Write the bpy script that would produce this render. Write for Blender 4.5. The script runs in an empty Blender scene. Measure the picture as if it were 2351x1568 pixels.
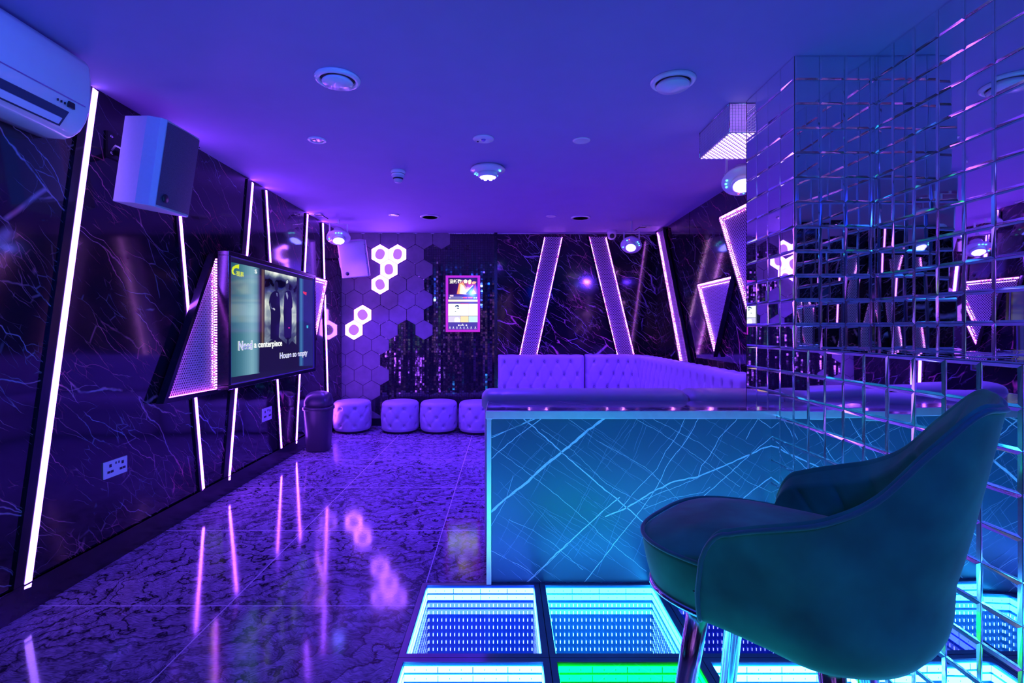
import bpy, math, random
from mathutils import Vector, Matrix
random.seed(7)
PI = math.pi
S = bpy.context.scene
COL = S.collection
# ---------------------------------------------------------------- camera, world, exposure
F = 1175.5; CXP, CYP, CH = 1160.0, 756.0, 1.28
XL, YB, XR, ZC = -2.17, 6.80, 2.01, 2.556
cam = bpy.data.cameras.new('camera'); cam.sensor_width = 36; cam.lens = 36*F/2351
cam.shift_x = (1175.5-CXP)/2351; cam.shift_y = -(784-CYP)/2351; cam.clip_start = .02
co = bpy.data.objects.new('camera', cam); COL.objects.link(co)
co.location = (0, 0, CH); co.rotation_euler = (PI/2, 0, 0); S.camera = co
w = bpy.data.worlds.new('world'); S.world = w; w.use_nodes = True
w.node_tree.nodes['Background'].inputs[0].default_value = (.02, .01, .08, 1)
w.node_tree.nodes['Background'].inputs[1].default_value = .2
vs = S.view_settings; vs.view_transform = 'Standard'; vs.look = 'None'; vs.gamma = 1; vs.exposure = .28; vs.use_curve_mapping = False
cy = S.cycles
cy.max_bounces = 9; cy.diffuse_bounces = 3; cy.glossy_bounces = 7; cy.transparent_max_bounces = 24; cy.transmission_bounces = 4
cy.sample_clamp_indirect = 3; cy.use_denoising = True; cy.blur_glossy = .5
try: cy.use_light_tree = True
except Exception: pass

def lamp(name, kind, loc, col, watts, size=.05, aim=None, spot=None, label=None, blend=.5):
    l = bpy.data.lights.new(name, kind); l.color = col; l.energy = watts
    if kind == 'AREA': l.size = size
    else: l.shadow_soft_size = size
    if spot: l.spot_size = spot; l.spot_blend = blend
    o = bpy.data.objects.new(name, l); COL.objects.link(o); o.location = loc
    if aim is not None:
        o.rotation_euler = (Vector(aim)-Vector(loc)).to_track_quat('-Z', 'Y').to_euler()
    return o

# ---------------------------------------------------------------- materials
MATS = {}
def nt(name):
    m = bpy.data.materials.new(name); m.use_nodes = True
    t = m.node_tree; b = t.nodes['Principled BSDF']
    MATS[name] = m
    return m, t, b
def setp(b, col=None, rough=None, metal=None, spec=None, sheen=None, coat=None, emis=None, es=0):
    I = b.inputs
    if col is not None: I['Base Color'].default_value = (*col, 1)
    if rough is not None: I['Roughness'].default_value = rough
    if metal is not None: I['Metallic'].default_value = metal
    if spec is not None: I['Specular IOR Level'].default_value = spec
    if sheen is not None: I['Sheen Weight'].default_value = sheen; I['Sheen Roughness'].default_value = .35
    if coat is not None: I['Coat Weight'].default_value = coat; I['Coat Roughness'].default_value = .05
    if emis is not None: I['Emission Color'].default_value = (*emis, 1); I['Emission Strength'].default_value = es
def mat(name, col, rough=.5, metal=0, noise=.0, nscale=20, bump=0, **k):
    m, t, b = nt(name); setp(b, col, rough, metal, **k)
    tc = t.nodes.new('ShaderNodeTexCoord'); n = t.nodes.new('ShaderNodeTexNoise')
    n.inputs['Scale'].default_value = nscale; n.inputs['Detail'].default_value = 3
    t.links.new(tc.outputs['Object'], n.inputs['Vector'])
    if noise:
        mx = t.nodes.new('ShaderNodeMix'); mx.data_type = 'RGBA'
        mx.inputs[6].default_value = (*[c*(1-noise) for c in col], 1); mx.inputs[7].default_value = (*[min(1, c*(1+noise)) for c in col], 1)
        t.links.new(n.outputs['Fac'], mx.inputs[0]); t.links.new(mx.outputs[2], b.inputs['Base Color'])
    if bump:
        bp = t.nodes.new('ShaderNodeBump'); bp.inputs['Strength'].default_value = bump; bp.inputs['Distance'].default_value = .002
        t.links.new(n.outputs['Fac'], bp.inputs['Height']); t.links.new(bp.outputs[0], b.inputs['Normal'])
    return m
def emis(name, col, s, sample=True):
    m, t, b = nt(name); setp(b, (.02, .02, .02), .3, emis=col, es=s)
    if not sample: m.cycles.emission_sampling = 'NONE'
    return m
def math_(t, op, a, b=None, c=None):
    n = t.nodes.new('ShaderNodeMath'); n.operation = op
    for i, x in enumerate((a, b, c)):
        if x is None: continue
        if isinstance(x, (int, float)): n.inputs[i].default_value = x
        else: t.links.new(x, n.inputs[i])
    return n.outputs[0]
def plane_uv(t, ua, va, su=1):
    g = t.nodes.new('ShaderNodeNewGeometry'); s = t.nodes.new('ShaderNodeSeparateXYZ')
    t.links.new(g.outputs['Position'], s.inputs[0])
    return math_(t, 'MULTIPLY', s.outputs[ua], su), s.outputs[va]
def vein_layer(t, u, v, ang, across, along, warp, width, seed, thr):
    ca, sa = math.cos(ang), math.sin(ang)
    a = math_(t, 'ADD', math_(t, 'MULTIPLY', u, ca), math_(t, 'MULTIPLY', v, sa))
    b = math_(t, 'SUBTRACT', math_(t, 'MULTIPLY', v, ca), math_(t, 'MULTIPLY', u, sa))
    cb = t.nodes.new('ShaderNodeCombineXYZ'); t.links.new(u, cb.inputs[0]); t.links.new(v, cb.inputs[1]); cb.inputs[2].default_value = seed
    n = t.nodes.new('ShaderNodeTexNoise'); n.inputs['Scale'].default_value = 3.2; n.inputs['Detail'].default_value = 4
    t.links.new(cb.outputs[0], n.inputs['Vector'])
    nn = math_(t, 'MULTIPLY', math_(t, 'SUBTRACT', n.outputs['Fac'], .5), warp)
    c2 = t.nodes.new('ShaderNodeCombineXYZ')
    t.links.new(math_(t, 'MULTIPLY', a, along), c2.inputs[0]); t.links.new(math_(t, 'ADD', math_(t, 'MULTIPLY', b, across), nn), c2.inputs[1])
    c2.inputs[2].default_value = seed*1.7
    vo = t.nodes.new('ShaderNodeTexVoronoi'); vo.feature = 'DISTANCE_TO_EDGE'; vo.inputs['Scale'].default_value = 1
    t.links.new(c2.outputs[0], vo.inputs['Vector'])
    m = t.nodes.new('ShaderNodeMapRange'); m.interpolation_type = 'SMOOTHSTEP'
    m.inputs['From Min'].default_value = 0; m.inputs['From Max'].default_value = width; m.inputs['To Min'].default_value = 1; m.inputs['To Max'].default_value = 0
    t.links.new(vo.outputs['Distance'], m.inputs['Value'])
    n2 = t.nodes.new('ShaderNodeTexNoise'); n2.inputs['Scale'].default_value = 5; n2.inputs['Detail'].default_value = 3
    c3 = t.nodes.new('ShaderNodeCombineXYZ'); t.links.new(u, c3.inputs[0]); t.links.new(v, c3.inputs[1]); c3.inputs[2].default_value = seed+9
    t.links.new(c3.outputs[0], n2.inputs['Vector'])
    k = t.nodes.new('ShaderNodeMapRange'); k.inputs['From Min'].default_value = thr; k.inputs['From Max'].default_value = thr+.12
    t.links.new(n2.outputs['Fac'], k.inputs['Value'])
    return math_(t, 'MULTIPLY', m.outputs[0], k.outputs[0])
def marble(name, ua, va, su=1, base=(.010, .007, .018), vein=(.62, .5, .72), k=1.0):
    m, t, b = nt(name); setp(b, base, .09, spec=.6, coat=.25)
    u, v = plane_uv(t, ua, va, su)
    l1 = vein_layer(t, u, v, -.70, 4.2, .7, .9, .020*k, 1.3, .40)
    l2 = vein_layer(t, u, v, -.62, 10, 2.0, 1.5, .026*k, 5.1, .44)
    l3 = vein_layer(t, u, v, .55, 3.2, .9, .9, .006*k, 8.1, .52)
    l4 = vein_layer(t, u, v, -.85, 24, 7, 3, .06*k, 3.3, .52)
    s = math_(t, 'MINIMUM', math_(t, 'ADD', math_(t, 'ADD', l1, math_(t, 'MULTIPLY', l2, .55)), math_(t, 'ADD', math_(t, 'MULTIPLY', l3, .6), math_(t, 'MULTIPLY', l4, .4))), 1.0)
    mx = t.nodes.new('ShaderNodeMix'); mx.data_type = 'RGBA'
    mx.inputs[6].default_value = (*base, 1)
    vn = t.nodes.new('ShaderNodeTexNoise'); vn.inputs['Scale'].default_value = 2.3; vn.inputs['Detail'].default_value = 2
    gg = t.nodes.new('ShaderNodeNewGeometry'); t.links.new(gg.outputs['Position'], vn.inputs['Vector'])
    vr = t.nodes.new('ShaderNodeMapRange'); vr.inputs['From Min'].default_value = .42; vr.inputs['From Max'].default_value = .62; t.links.new(vn.outputs['Fac'], vr.inputs['Value'])
    vm = t.nodes.new('ShaderNodeMix'); vm.data_type = 'RGBA'; t.links.new(vr.outputs[0], vm.inputs[0])
    vm.inputs[6].default_value = (vein[0]*.8, vein[1], min(1, vein[2]*1.1), 1); vm.inputs[7].default_value = (min(1, vein[0]*2.4), vein[1]*.55, vein[2]*.62, 1)  # pink and bluish disco light mixed into the vein colour
    t.links.new(vm.outputs[2], mx.inputs[7])
    t.links.new(s, mx.inputs[0]); t.links.new(mx.outputs[2], b.inputs['Base Color'])
    return m

M_CEIL = mat('ceiling_paint', (.41, .315, .62), .75, noise=.04, nscale=6)  # lilac in the paint colour stands in for blue room light
M_ML = marble('black_marble_left', 1, 2, 1, (.010, .007, .018), (.36, .27, .40), .62); M_MB = marble('black_marble_back', 0, 2, 1, (.008, .006, .015), (.62, .5, .72), .8); M_MR = marble('black_marble_right', 1, 2, -1, (.010, .007, .018), (.45, .34, .5), .7)
M_BLACK = mat('black_gloss', (.012, .011, .02), .18, noise=.3)
M_SKIRT = mat('skirting_dark', (.018, .014, .03), .2, noise=.2)
M_WHITE = mat('white_plastic', (.92, .92, .94), .25, noise=.03, spec=.9, coat=.5)
M_WHITEM = mat('white_enamel', (.62, .62, .68), .5, noise=.05, nscale=60, bump=.3)
M_DARK = mat('dark_plastic', (.02, .02, .026), .35, noise=.2)
M_CHROME = mat('brushed_chrome', (.72, .72, .76), .16, 1, noise=.05, nscale=80)
M_TRIM = mat('steel_trim', (.85, .84, .82), .34, .8, noise=.08, nscale=30)
M_MIRROR = mat('mirror_glass', (.86, .88, .93), .012, 1, noise=.01)
M_BEVEL = mat('mirror_bevel', (.85, .87, .95), .09, .9, noise=.1, nscale=40)
M_MIRBACK = mat('mirror_backing', (.05, .05, .08), .4, noise=.2)
M_MOSAIC = mat('black_glass_mosaic', (.012, .012, .02), .06, spec=1.0, coat=.6, noise=.4)
M_GROUT = mat('mosaic_grout', (.03, .028, .05), .7, noise=.3)
M_HEXT = mat('hexagon_stone_tile', (.20, .17, .21), .5, noise=.3, nscale=9, bump=.5)
M_HEXG = mat('hexagon_grout', (.05, .04, .06), .8, noise=.2)
M_LEATHER = mat('sofa_fabric', (.50, .44, .60), .42, noise=.08, nscale=14, sheen=.3)
M_BUTTON = mat('button_fabric', (.40, .35, .52), .4, noise=.1)
M_VELVET = mat('teal_velvet', (.02, .66, .15), .78, noise=.95, nscale=9, sheen=.3, bump=.6)
M_PIPE = mat('velvet_piping', (.03, .42, .16), .6, noise=.2, sheen=.6)
M_MESH = mat('expanded_metal', (.85, .75, .9), .45, .25, noise=.1, nscale=50)
M_BOXBACK = mat('light_box_lining', (.016, .01, .03), .4, .3, noise=.35, nscale=25, bump=.6)
M_LED = emis('violet_led', (.28, .06, 1.0), 44)
M_LEDW = emis('violet_led_diffuser', (.29, .12, 1.0), 9.5)
M_LEDP = emis('pink_led', (.50, .07, 1.0), 20)
M_LEDF = emis('violet_led_soft', (.42, .10, 1.0), 7)
M_LEDD = emis('led_points', (1.0, .45, 1.0), 22, False)
M_LEDR = emis('red_led_points', (1.0, .06, .55), 9, False)
M_HEXL = emis('hexagon_lamp', (.32, .085, 1.0), 18)
M_HEXC = emis('hexagon_lamp_centre', (.42, .13, .95), 1.0)
M_LENS = emis('disco_lens', (.12, .11, 1.0), 14)
M_CYAN = emis('cyan_indicator', (.1, .9, 1.0), 3, False); M_REDI = emis('red_indicator', (1, .08, .08), 2.5, False)
M_PINKF = mat('pink_kiosk_frame', (.85, .08, .75), .3, noise=.05)
M_PINKE = emis('pink_kiosk_edge_light', (.60, .02, .75), .75)
M_CRYST = mat('crystal_bead', (.8, .76, .9), .1, .35, noise=.1)
M_CRYSE = emis('crystal_glow', (.66, .42, 1.0), 2.0)

# floor tile
def floor_mat():
    m, t, b = nt('dark_wavy_floor_tile'); setp(b, (.1, .1, .11), .1, spec=.5)
    u, v = plane_uv(t, 0, 1)
    def line(x, off):
        f = math_(t, 'FRACT', math_(t, 'DIVIDE', math_(t, 'ADD', x, off), .885))
        f = math_(t, 'MINIMUM', f, math_(t, 'SUBTRACT', 1, f))
        return math_(t, 'LESS_THAN', f, .0030)
    g = math_(t, 'MAXIMUM', line(u, 10*.885+.4), line(v, 10*.885-2.37))
    # every tile shifts its own pattern
    cu = math_(t, 'FLOOR', math_(t, 'DIVIDE', math_(t, 'ADD', u, 10*.885+.4), .885)); cv = math_(t, 'FLOOR', math_(t, 'DIVIDE', math_(t, 'ADD', v, 10*.885-2.37), .885))
    cb = t.nodes.new('ShaderNodeCombineXYZ'); t.links.new(u, cb.inputs[0]); t.links.new(v, cb.inputs[1])
    t.links.new(math_(t, 'MULTIPLY', math_(t, 'ADD', cu, math_(t, 'MULTIPLY', cv, 3.3)), 1.37), cb.inputs[2])
    n = t.nodes.new('ShaderNodeTexNoise'); n.inputs['Scale'].default_value = 1.6; n.inputs['Detail'].default_value = 5; n.inputs['Distortion'].default_value = .8
    t.links.new(cb.outputs[0], n.inputs['Vector'])
    n3 = t.nodes.new('ShaderNodeTexNoise'); n3.inputs['Scale'].default_value = 14; n3.inputs['Detail'].default_value = 5
    t.links.new(cb.outputs[0], n3.inputs['Vector'])
    ph = math_(t, 'ADD', math_(t, 'ADD', math_(t, 'MULTIPLY', n.outputs['Fac'], 60), math_(t, 'MULTIPLY', n3.outputs['Fac'], 14)), math_(t, 'ADD', math_(t, 'MULTIPLY', u, 26), math_(t, 'MULTIPLY', v, -34)))
    s = math_(t, 'SINE', ph); s2 = math_(t, 'SINE', math_(t, 'MULTIPLY', ph, 3.1))
    mr = t.nodes.new('ShaderNodeMapRange'); mr.inputs['From Min'].default_value = -1.05; mr.inputs['From Max'].default_value = -.15
    t.links.new(math_(t, 'ADD', math_(t, 'MULTIPLY', s, .8), math_(t, 'MULTIPLY', s2, .3)), mr.inputs['Value'])
    n4 = t.nodes.new('ShaderNodeTexNoise'); n4.inputs['Scale'].default_value = 1; n4.inputs['Detail'].default_value = 4
    c4 = t.nodes.new('ShaderNodeCombineXYZ'); t.links.new(math_(t, 'MULTIPLY', math_(t, 'ADD', u, math_(t, 'MULTIPLY', v, .6)), 28), c4.inputs[0]); t.links.new(math_(t, 'MULTIPLY', math_(t, 'ADD', v, math_(t, 'MULTIPLY', n.outputs['Fac'], .9)), 110), c4.inputs[1])
    t.links.new(c4.outputs[0], n4.inputs['Vector'])
    k4 = t.nodes.new('ShaderNodeMapRange'); k4.inputs['From Min'].default_value = .34; k4.inputs['From Max'].default_value = .62; k4.inputs['To Min'].default_value = .25; t.links.new(n4.outputs['Fac'], k4.inputs['Value'])
    gr = math_(t, 'MULTIPLY', math_(t, 'ADD', math_(t, 'MULTIPLY', n3.outputs['Fac'], 1.1), .3), k4.outputs[0])
    mx = t.nodes.new('ShaderNodeMix'); mx.data_type = 'RGBA'; mx.inputs[6].default_value = (.018, .016, .025, 1); mx.inputs[7].default_value = (.58, .45, .70, 1)
    t.links.new(math_(t, 'MULTIPLY', mr.outputs[0], gr), mx.inputs[0])
    m2 = t.nodes.new('ShaderNodeMix'); m2.data_type = 'RGBA'; m2.inputs[7].default_value = (.95, .9, 1.0, 1)
    t.links.new(g, m2.inputs[0]); t.links.new(mx.outputs[2], m2.inputs[6]); t.links.new(m2.outputs[2], b.inputs['Base Color'])
    bp = t.nodes.new('ShaderNodeBump'); bp.inputs['Strength'].default_value = .05; bp.inputs['Distance'].default_value = .01
    t.links.new(n.outputs['Fac'], bp.inputs['Height']); t.links.new(bp.outputs[0], b.inputs['Normal'])
    t.links.new(math_(t, 'ADD', math_(t, 'MULTIPLY', n3.outputs['Fac'], .07), .055), b.inputs['Roughness'])
    return m
M_FLOOR = floor_mat()
def glass_mat(name, tint, fac):
    m = bpy.data.materials.new(name); m.use_nodes = True; t = m.node_tree; t.nodes.clear()
    o = t.nodes.new('ShaderNodeOutputMaterial'); mx = t.nodes.new('ShaderNodeMixShader'); tr = t.nodes.new('ShaderNodeBsdfTransparent'); gl = t.nodes.new('ShaderNodeBsdfGlossy')
    fr = t.nodes.new('ShaderNodeFresnel'); fr.inputs[0].default_value = 1.5
    tr.inputs[0].default_value = (*tint, 1); gl.inputs['Roughness'].default_value = .01
    t.links.new(math_(t, 'ADD', fr.outputs[0], fac), mx.inputs[0]); t.links.new(tr.outputs[0], mx.inputs[1]); t.links.new(gl.outputs[0], mx.inputs[2]); t.links.new(mx.outputs[0], o.inputs[0])
    return m
M_GLASS = glass_mat('floor_glass', (.93, .96, 1), .0)
M_CRYG = glass_mat('crystal_sheet', (.75, .72, .95), .12)

# ---------------------------------------------------------------- mesh helper
class MB:
    def __init__(s): s.v = []; s.f = []; s.m = []; s.mats = []; s.sm = []
    def mi(s, m):
        if m not in s.mats: s.mats.append(m)
        return s.mats.index(m)
    def add(s, vs, fs, m, smooth=False):
        k = len(s.v); s.v += [tuple(x) for x in vs]; i = s.mi(m)
        for f in fs: s.f.append(tuple(k+j for j in f)); s.m.append(i); s.sm.append(smooth)
        return s
    def box(s, c, d, m, R=None):
        vs = [Vector((x*d[0]/2, y*d[1]/2, z*d[2]/2)) for x in (-1, 1) for y in (-1, 1) for z in (-1, 1)]
        if R is not None: vs = [R @ v for v in vs]
        vs = [v+Vector(c) for v in vs]
        return s.add(vs, [(0, 1, 3, 2), (4, 6, 7, 5), (0, 4, 5, 1), (2, 3, 7, 6), (0, 2, 6, 4), (1, 5, 7, 3)], m)
    def bb(s, a, b, m):
        return s.box([(a[i]+b[i])/2 for i in range(3)], [abs(b[i]-a[i]) for i in range(3)], m)
    def hull(s, bot, top, m, smooth=False):
        n = len(bot); vs = list(bot)+list(top)
        fs = [tuple(range(n-1, -1, -1)), tuple(range(n, 2*n))]+[(i, (i+1) % n, n+(i+1) % n, n+i) for i in range(n)]
        return s.add(vs, fs, m, smooth)
    def tube(s, pts, r, m, n=10, closed=False, cap=True):
        pts = [Vector(p) for p in pts]; N = len(pts); rr = r if isinstance(r, (list, tuple)) else [r]*N
        vs = []; up = None
        for i, p in enumerate(pts):
            a = pts[(i-1) % N] if (closed or i > 0) else p; b = pts[(i+1) % N] if (closed or i < N-1) else p
            d = (b-a).normalized()
            if up is None: up = d.orthogonal().normalized()
            else:
                up = (up-d*up.dot(d))
                up = up.normalized() if up.length > 1e-6 else d.orthogonal().normalized()
            q = d.cross(up)
            for k in range(n):
                t = 2*PI*k/n; vs.append(p+(up*math.cos(t)+q*math.sin(t))*rr[i])
        fs = []
        for i in range(N if closed else N-1):
            for k in range(n):
                a = i*n+k; b = i*n+(k+1) % n; c = ((i+1) % N)*n+(k+1) % n; d = ((i+1) % N)*n+k
                fs.append((a, b, c, d))
        if cap and not closed: fs += [tuple(range(n-1, -1, -1)), tuple(range((N-1)*n, N*n))]
        return s.add(vs, fs, m, True)
    def lathe(s, prof, m, n=32, M=None, smooth=True):
        vs = []; fs = []
        for (r, z) in prof:
            for k in range(n):
                t = 2*PI*k/n; v = Vector((r*math.cos(t), r*math.sin(t), z)); vs.append(M @ v if M is not None else v)
        for i in range(len(prof)-1):
            for k in range(n): fs.append((i*n+k, i*n+(k+1) % n, (i+1)*n+(k+1) % n, (i+1)*n+k))
        if prof[0][0] > 1e-5: fs.append(tuple(range(n-1, -1, -1)))
        if prof[-1][0] > 1e-5: fs.append(tuple(range((len(prof)-1)*n, len(prof)*n)))
        return s.add(vs, fs, m, smooth)
    def grid(s, fn, nu, nv, m, wrap=False, smooth=True):
        vs = [fn(i/(nu if wrap else nu-1), j/(nv-1)) for i in range(nu) for j in range(nv)]
        fs = []
        for i in range(nu if wrap else nu-1):
            for j in range(nv-1):
                a = i*nv+j; b = ((i+1) % nu)*nv+j; fs.append((a, b, b+1, a+1))
        return s.add(vs, fs, m, smooth)
    def build(s, name, parent=None, bevel=0, subd=0):
        me = bpy.data.meshes.new(name); me.from_pydata(s.v, [], s.f)
        for m in s.mats: me.materials.append(m)
        me.polygons.foreach_set('material_index', s.m); me.polygons.foreach_set('use_smooth', s.sm); me.update()
        o = bpy.data.objects.new(name, me); COL.objects.link(o)
        if parent is not None:
            o.parent = parent; o.matrix_parent_inverse = parent.matrix_basis.inverted() if parent.type == 'EMPTY' or True else Matrix()
        if bevel:
            b = o.modifiers.new('bevel', 'BEVEL'); b.width = bevel; b.segments = 2; b.limit_method = 'ANGLE'
        if subd:
            b = o.modifiers.new('sub', 'SUBSURF'); b.levels = subd; b.render_levels = subd
        return o
def tag(o, label, cat=None, group=None, kind=None):
    if label: o['label'] = label
    if cat: o['category'] = cat
    if group: o['group'] = group
    if kind: o['kind'] = kind
    return o
def thing(name, label, cat, loc=(0, 0, 0), group=None):
    o = bpy.data.objects.new(name, None); o.empty_display_size = .05; COL.objects.link(o); o.location = loc
    return tag(o, label, cat, group)
def struct(mb, name, label):
    o = mb.build(name); tag(o, label, None, None, 'structure'); return o

# plane helpers: pixel of the photo -> metric point on a room plane that stands d proud of it
def uvpx(pl, px, py, d=0):
    a = (px-CXP)/F
    if pl == 'back': Y = YB-d; return (a*Y, CH-(py-CYP)/F*Y)
    X = XL+d if pl == 'left' else XR-d
    Y = X/a; return (Y, CH-(py-CYP)/F*Y)
def P(pl, u, v, d=0):
    if pl == 'left': return Vector((XL+d, u, v))
    if pl == 'right': return Vector((XR-d, u, v))
    if pl == 'front': return Vector((u, -1.7+d, v))
    return Vector((u, YB-d, v))
def slab(mb, pl, poly, d0, d1, m):
    mb.hull([P(pl, u, v, d0) for u, v in poly], [P(pl, u, v, d1) for u, v in poly], m)

# ---------------------------------------------------------------- room shell
YR = -1.7
mb = MB(); mb.bb((XL-.1, YR-.1, ZC), (XR+.1, YB+.1, ZC+.1), M_CEIL); struct(mb, 'ceiling', 'plain white ceiling, blue and violet light tinted into its paint')
PX0, PX1, PY0, PY1, PS = -.42, 1.3575, .22, 2.59, .5925
mb = MB()
mb.bb((XL-.1, YR-.1, -.08), (PX0, YB+.1, 0), M_FLOOR); mb.bb((PX0, PY1, -.08), (XR+.1, YB+.1, 0), M_FLOOR); mb.bb((PX0, YR-.1, -.08), (XR+.1, PY0, 0), M_FLOOR)
mb.bb((PX1, PY0, -.08), (XR+.1, PY1, 0), M_FLOOR)
struct(mb, 'floor', 'dark polished floor of large wavy-veined tiles with pale joints')
mb = MB(); mb.bb((XL-.1, YR-.1, 0), (XL, YB+.1, ZC), M_ML); struct(mb, 'wall_left', 'black veined marble wall with violet light strips')
mb = MB(); mb.bb((XL, YB, 0), (XR, YB+.1, ZC), M_MB); struct(mb, 'wall_back', 'back wall clad in black veined marble, mosaic and stone hexagons')
mb = MB(); mb.bb((XR, YR, 0), (XR+.1, YB+.1, ZC), M_MR); struct(mb, 'wall_right', 'black veined marble wall behind the sofa')
mb = MB(); mb.bb((XL, YR-.1, 0), (XR, YR, ZC), M_MB); struct(mb, 'wall_front', 'dark marble wall behind the viewer')
mb = MB()
mb.bb((XL, YR, .0), (XL+.014, YB, .135), M_SKIRT); mb.bb((XL, YR, .128), (XL+.018, YB, .135), M_BLACK)
struct(mb, 'baseboard_left', 'dark glossy skirting along the left wall')
mb = MB(); mb.bb((XL+.014, YB-.014, 0), (uvpx('back', 1136, 0)[0], YB, .10), M_SKIRT); struct(mb, 'baseboard_back', 'dark skirting along the back wall')

# mosaic + hexagon tiles on the back wall
X0M = uvpx('back', 800, 0)[0]; X1M = uvpx('back', 1135, 0)[0]
def hexc(px, py): return uvpx('back', px, py, .02)
HS = .1335; HW = HS*math.sqrt(3)
hx0, hz0 = uvpx('back', 894, 619)
rowmax = {550: 1016, 585: 957, 619: 976, 653: 957, 688: 976, 722: 957, 757: 896, 791: 877, 826: 856, 860: 877, 895: 856, 929: 838, 963: 858}
lit = [(875, 585), (914, 585), (894, 619), (875, 653), (835, 722), (816, 757)]
hexes = []
for r in range(-2, 11):
    z = hz0-r*HS*1.5
    py = CYP-(z-CH)*F/YB
    key = min(rowmax, key=lambda k: abs(k-py))
    off = 0 if r % 2 == 0 else HW/2
    for c in range(-5, 5):
        x = hx0+off+c*HW; px = CXP+x*F/YB
        if px < 752 or (px > rowmax[key]+12 and not (key == 757 and abs(px-974) < 12)): continue
        hexes.append((x, z, px, py))
def hexpoly(x, z, s, n=6): return [(x+s*math.sin(2*PI*k/n), z+s*math.cos(2*PI*k/n)) for k in range(n)]
def clip(poly, xmin=XL+.001, zmax=ZC-.001, zmin=.1):
    def cut(pl, ins, inter):
        out = []
        for i in range(len(pl)):
            a, b = pl[i-1], pl[i]
            if ins(a) != ins(b): out.append(inter(a, b))
            if ins(b): out.append(b)
        return out
    pl = cut(poly, lambda p: p[0] >= xmin, lambda a, b: (xmin, a[1]+(b[1]-a[1])*(xmin-a[0])/(b[0]-a[0])))
    pl = cut(pl, lambda p: p[1] <= zmax, lambda a, b: (a[0]+(b[0]-a[0])*(zmax-a[1])/(b[1]-a[1]), zmax)) if len(pl) > 2 else pl
    pl = cut(pl, lambda p: p[1] >= zmin, lambda a, b: (a[0]+(b[0]-a[0])*(zmin-a[1])/(b[1]-a[1]), zmin)) if len(pl) > 2 else pl
    return pl
mbt = MB()
mbg = mbt
for (x, z, px, py) in hexes:
    if any(abs(px-a)+abs(py-b) < 16 for a, b in lit): continue
    a = clip(hexpoly(x, z, HS))
    if len(a) > 2: slab(mbg, 'back', a, .0, .012, M_HEXG)
    a = clip(hexpoly(x, z, HS-.004))
    if len(a) > 2: slab(mbt, 'back', a, .012, .018, M_HEXT)
struct(mbt, 'trim_1', 'mauve stone hexagon tiles stepping down beside the mosaic')
mb = MB(); mb.bb((XL+.002, YB-.008, .1), (X1M, YB, ZC-.002), M_GROUT)
rnd = random.Random(3); T = .031
nx = int((X1M-XL)/T)+1
colt = {}
for i in range(nx):
    x1 = X1M-i*T; x0 = x1-T+.003
    if x0 < -1.75: break
    ct = rnd.uniform(-.13, .13)
    for j in range(int((ZC-.1)/T)):
        z0 = .103+j*T; z1 = z0+T-.003
        tx = rnd.uniform(-.012, .012)+ct; tz = rnd.uniform(-.022, .022)
        y = YB-.012; e = T/2
        mb.add([(x0, y-tx*e-tz*e, z0), (x1, y+tx*e-tz*e, z0), (x1, y+tx*e+tz*e, z1), (x0, y-tx*e+tz*e, z1)], [(0, 1, 2, 3)], M_MOSAIC)
struct(mb, 'trim_2', 'black mirror mosaic of tiny square glass tiles on the back wall')
mb = MB(); a = uvpx('back', 1135, 0)[0]; b_ = uvpx('back', 1142, 0)[0]; mb.bb((a, YB-.05, 0), (b_, YB, ZC), M_BLACK)
struct(mb, 'trim_3', 'glossy black upright post between mosaic and marble')
mb = MB(); mb.bb((XL, YB-.012, ZC-.012), (XR, YB, ZC), M_WHITEM); struct(mb, 'trim_4', 'thin pale ceiling edge above the back wall')
# wall panel joints
mb = MB()
for px in (1382, 1498): u = uvpx('back', px, 0)[0]; mb.bb((u-.002, YB-.002, 0), (u+.002, YB, ZC), M_BLACK)
for px in (1583,): u = uvpx('right', px, 0)[0]; mb.bb((XR-.002, u-.003, 0), (XR, u+.003, ZC), M_BLACK)
struct(mb, 'trim_5', 'narrow black joints between the marble panels')

# hexagon lamps
for i, (px, py) in enumerate(lit):
    h = min(hexes, key=lambda q: abs(q[2]-px)+abs(q[3]-py)); x, z = h[0], h[1]
    lab = ['white-violet hexagon lamp, top left of the four-lamp cluster', 'white-violet hexagon lamp, top right of the four-lamp cluster', 'hexagon lamp in the middle of the upper cluster, below the top pair', 'lowest hexagon lamp of the four-lamp cluster', 'upper hexagon lamp of the lower pair on the stone tiles', 'lower hexagon lamp of the pair, nearest the left wall'][i]
    t = thing('hexagon_lamp', lab, 'wall lamp', P('back', x, z, 0), 'hexagon lamps on the stone tiles')
    mb = MB(); slab(mb, 'back', hexpoly(x, z, HS-.002), .0, .03, M_WHITE); mb.build('housing', t)
    mb = MB(); slab(mb, 'back', hexpoly(x, z, HS-.004), .03, .034, M_HEXL); mb.build('light_ring', t)
    mb = MB(); slab(mb, 'back', [(x+.064*math.sin(2*PI*k/20)*(1+.10*math.sin(k*.63+i)), z+.072*math.cos(2*PI*k/20)) for k in range(20)], .034, .036, M_HEXC)
    mb.build('dim_centre', t)

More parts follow.
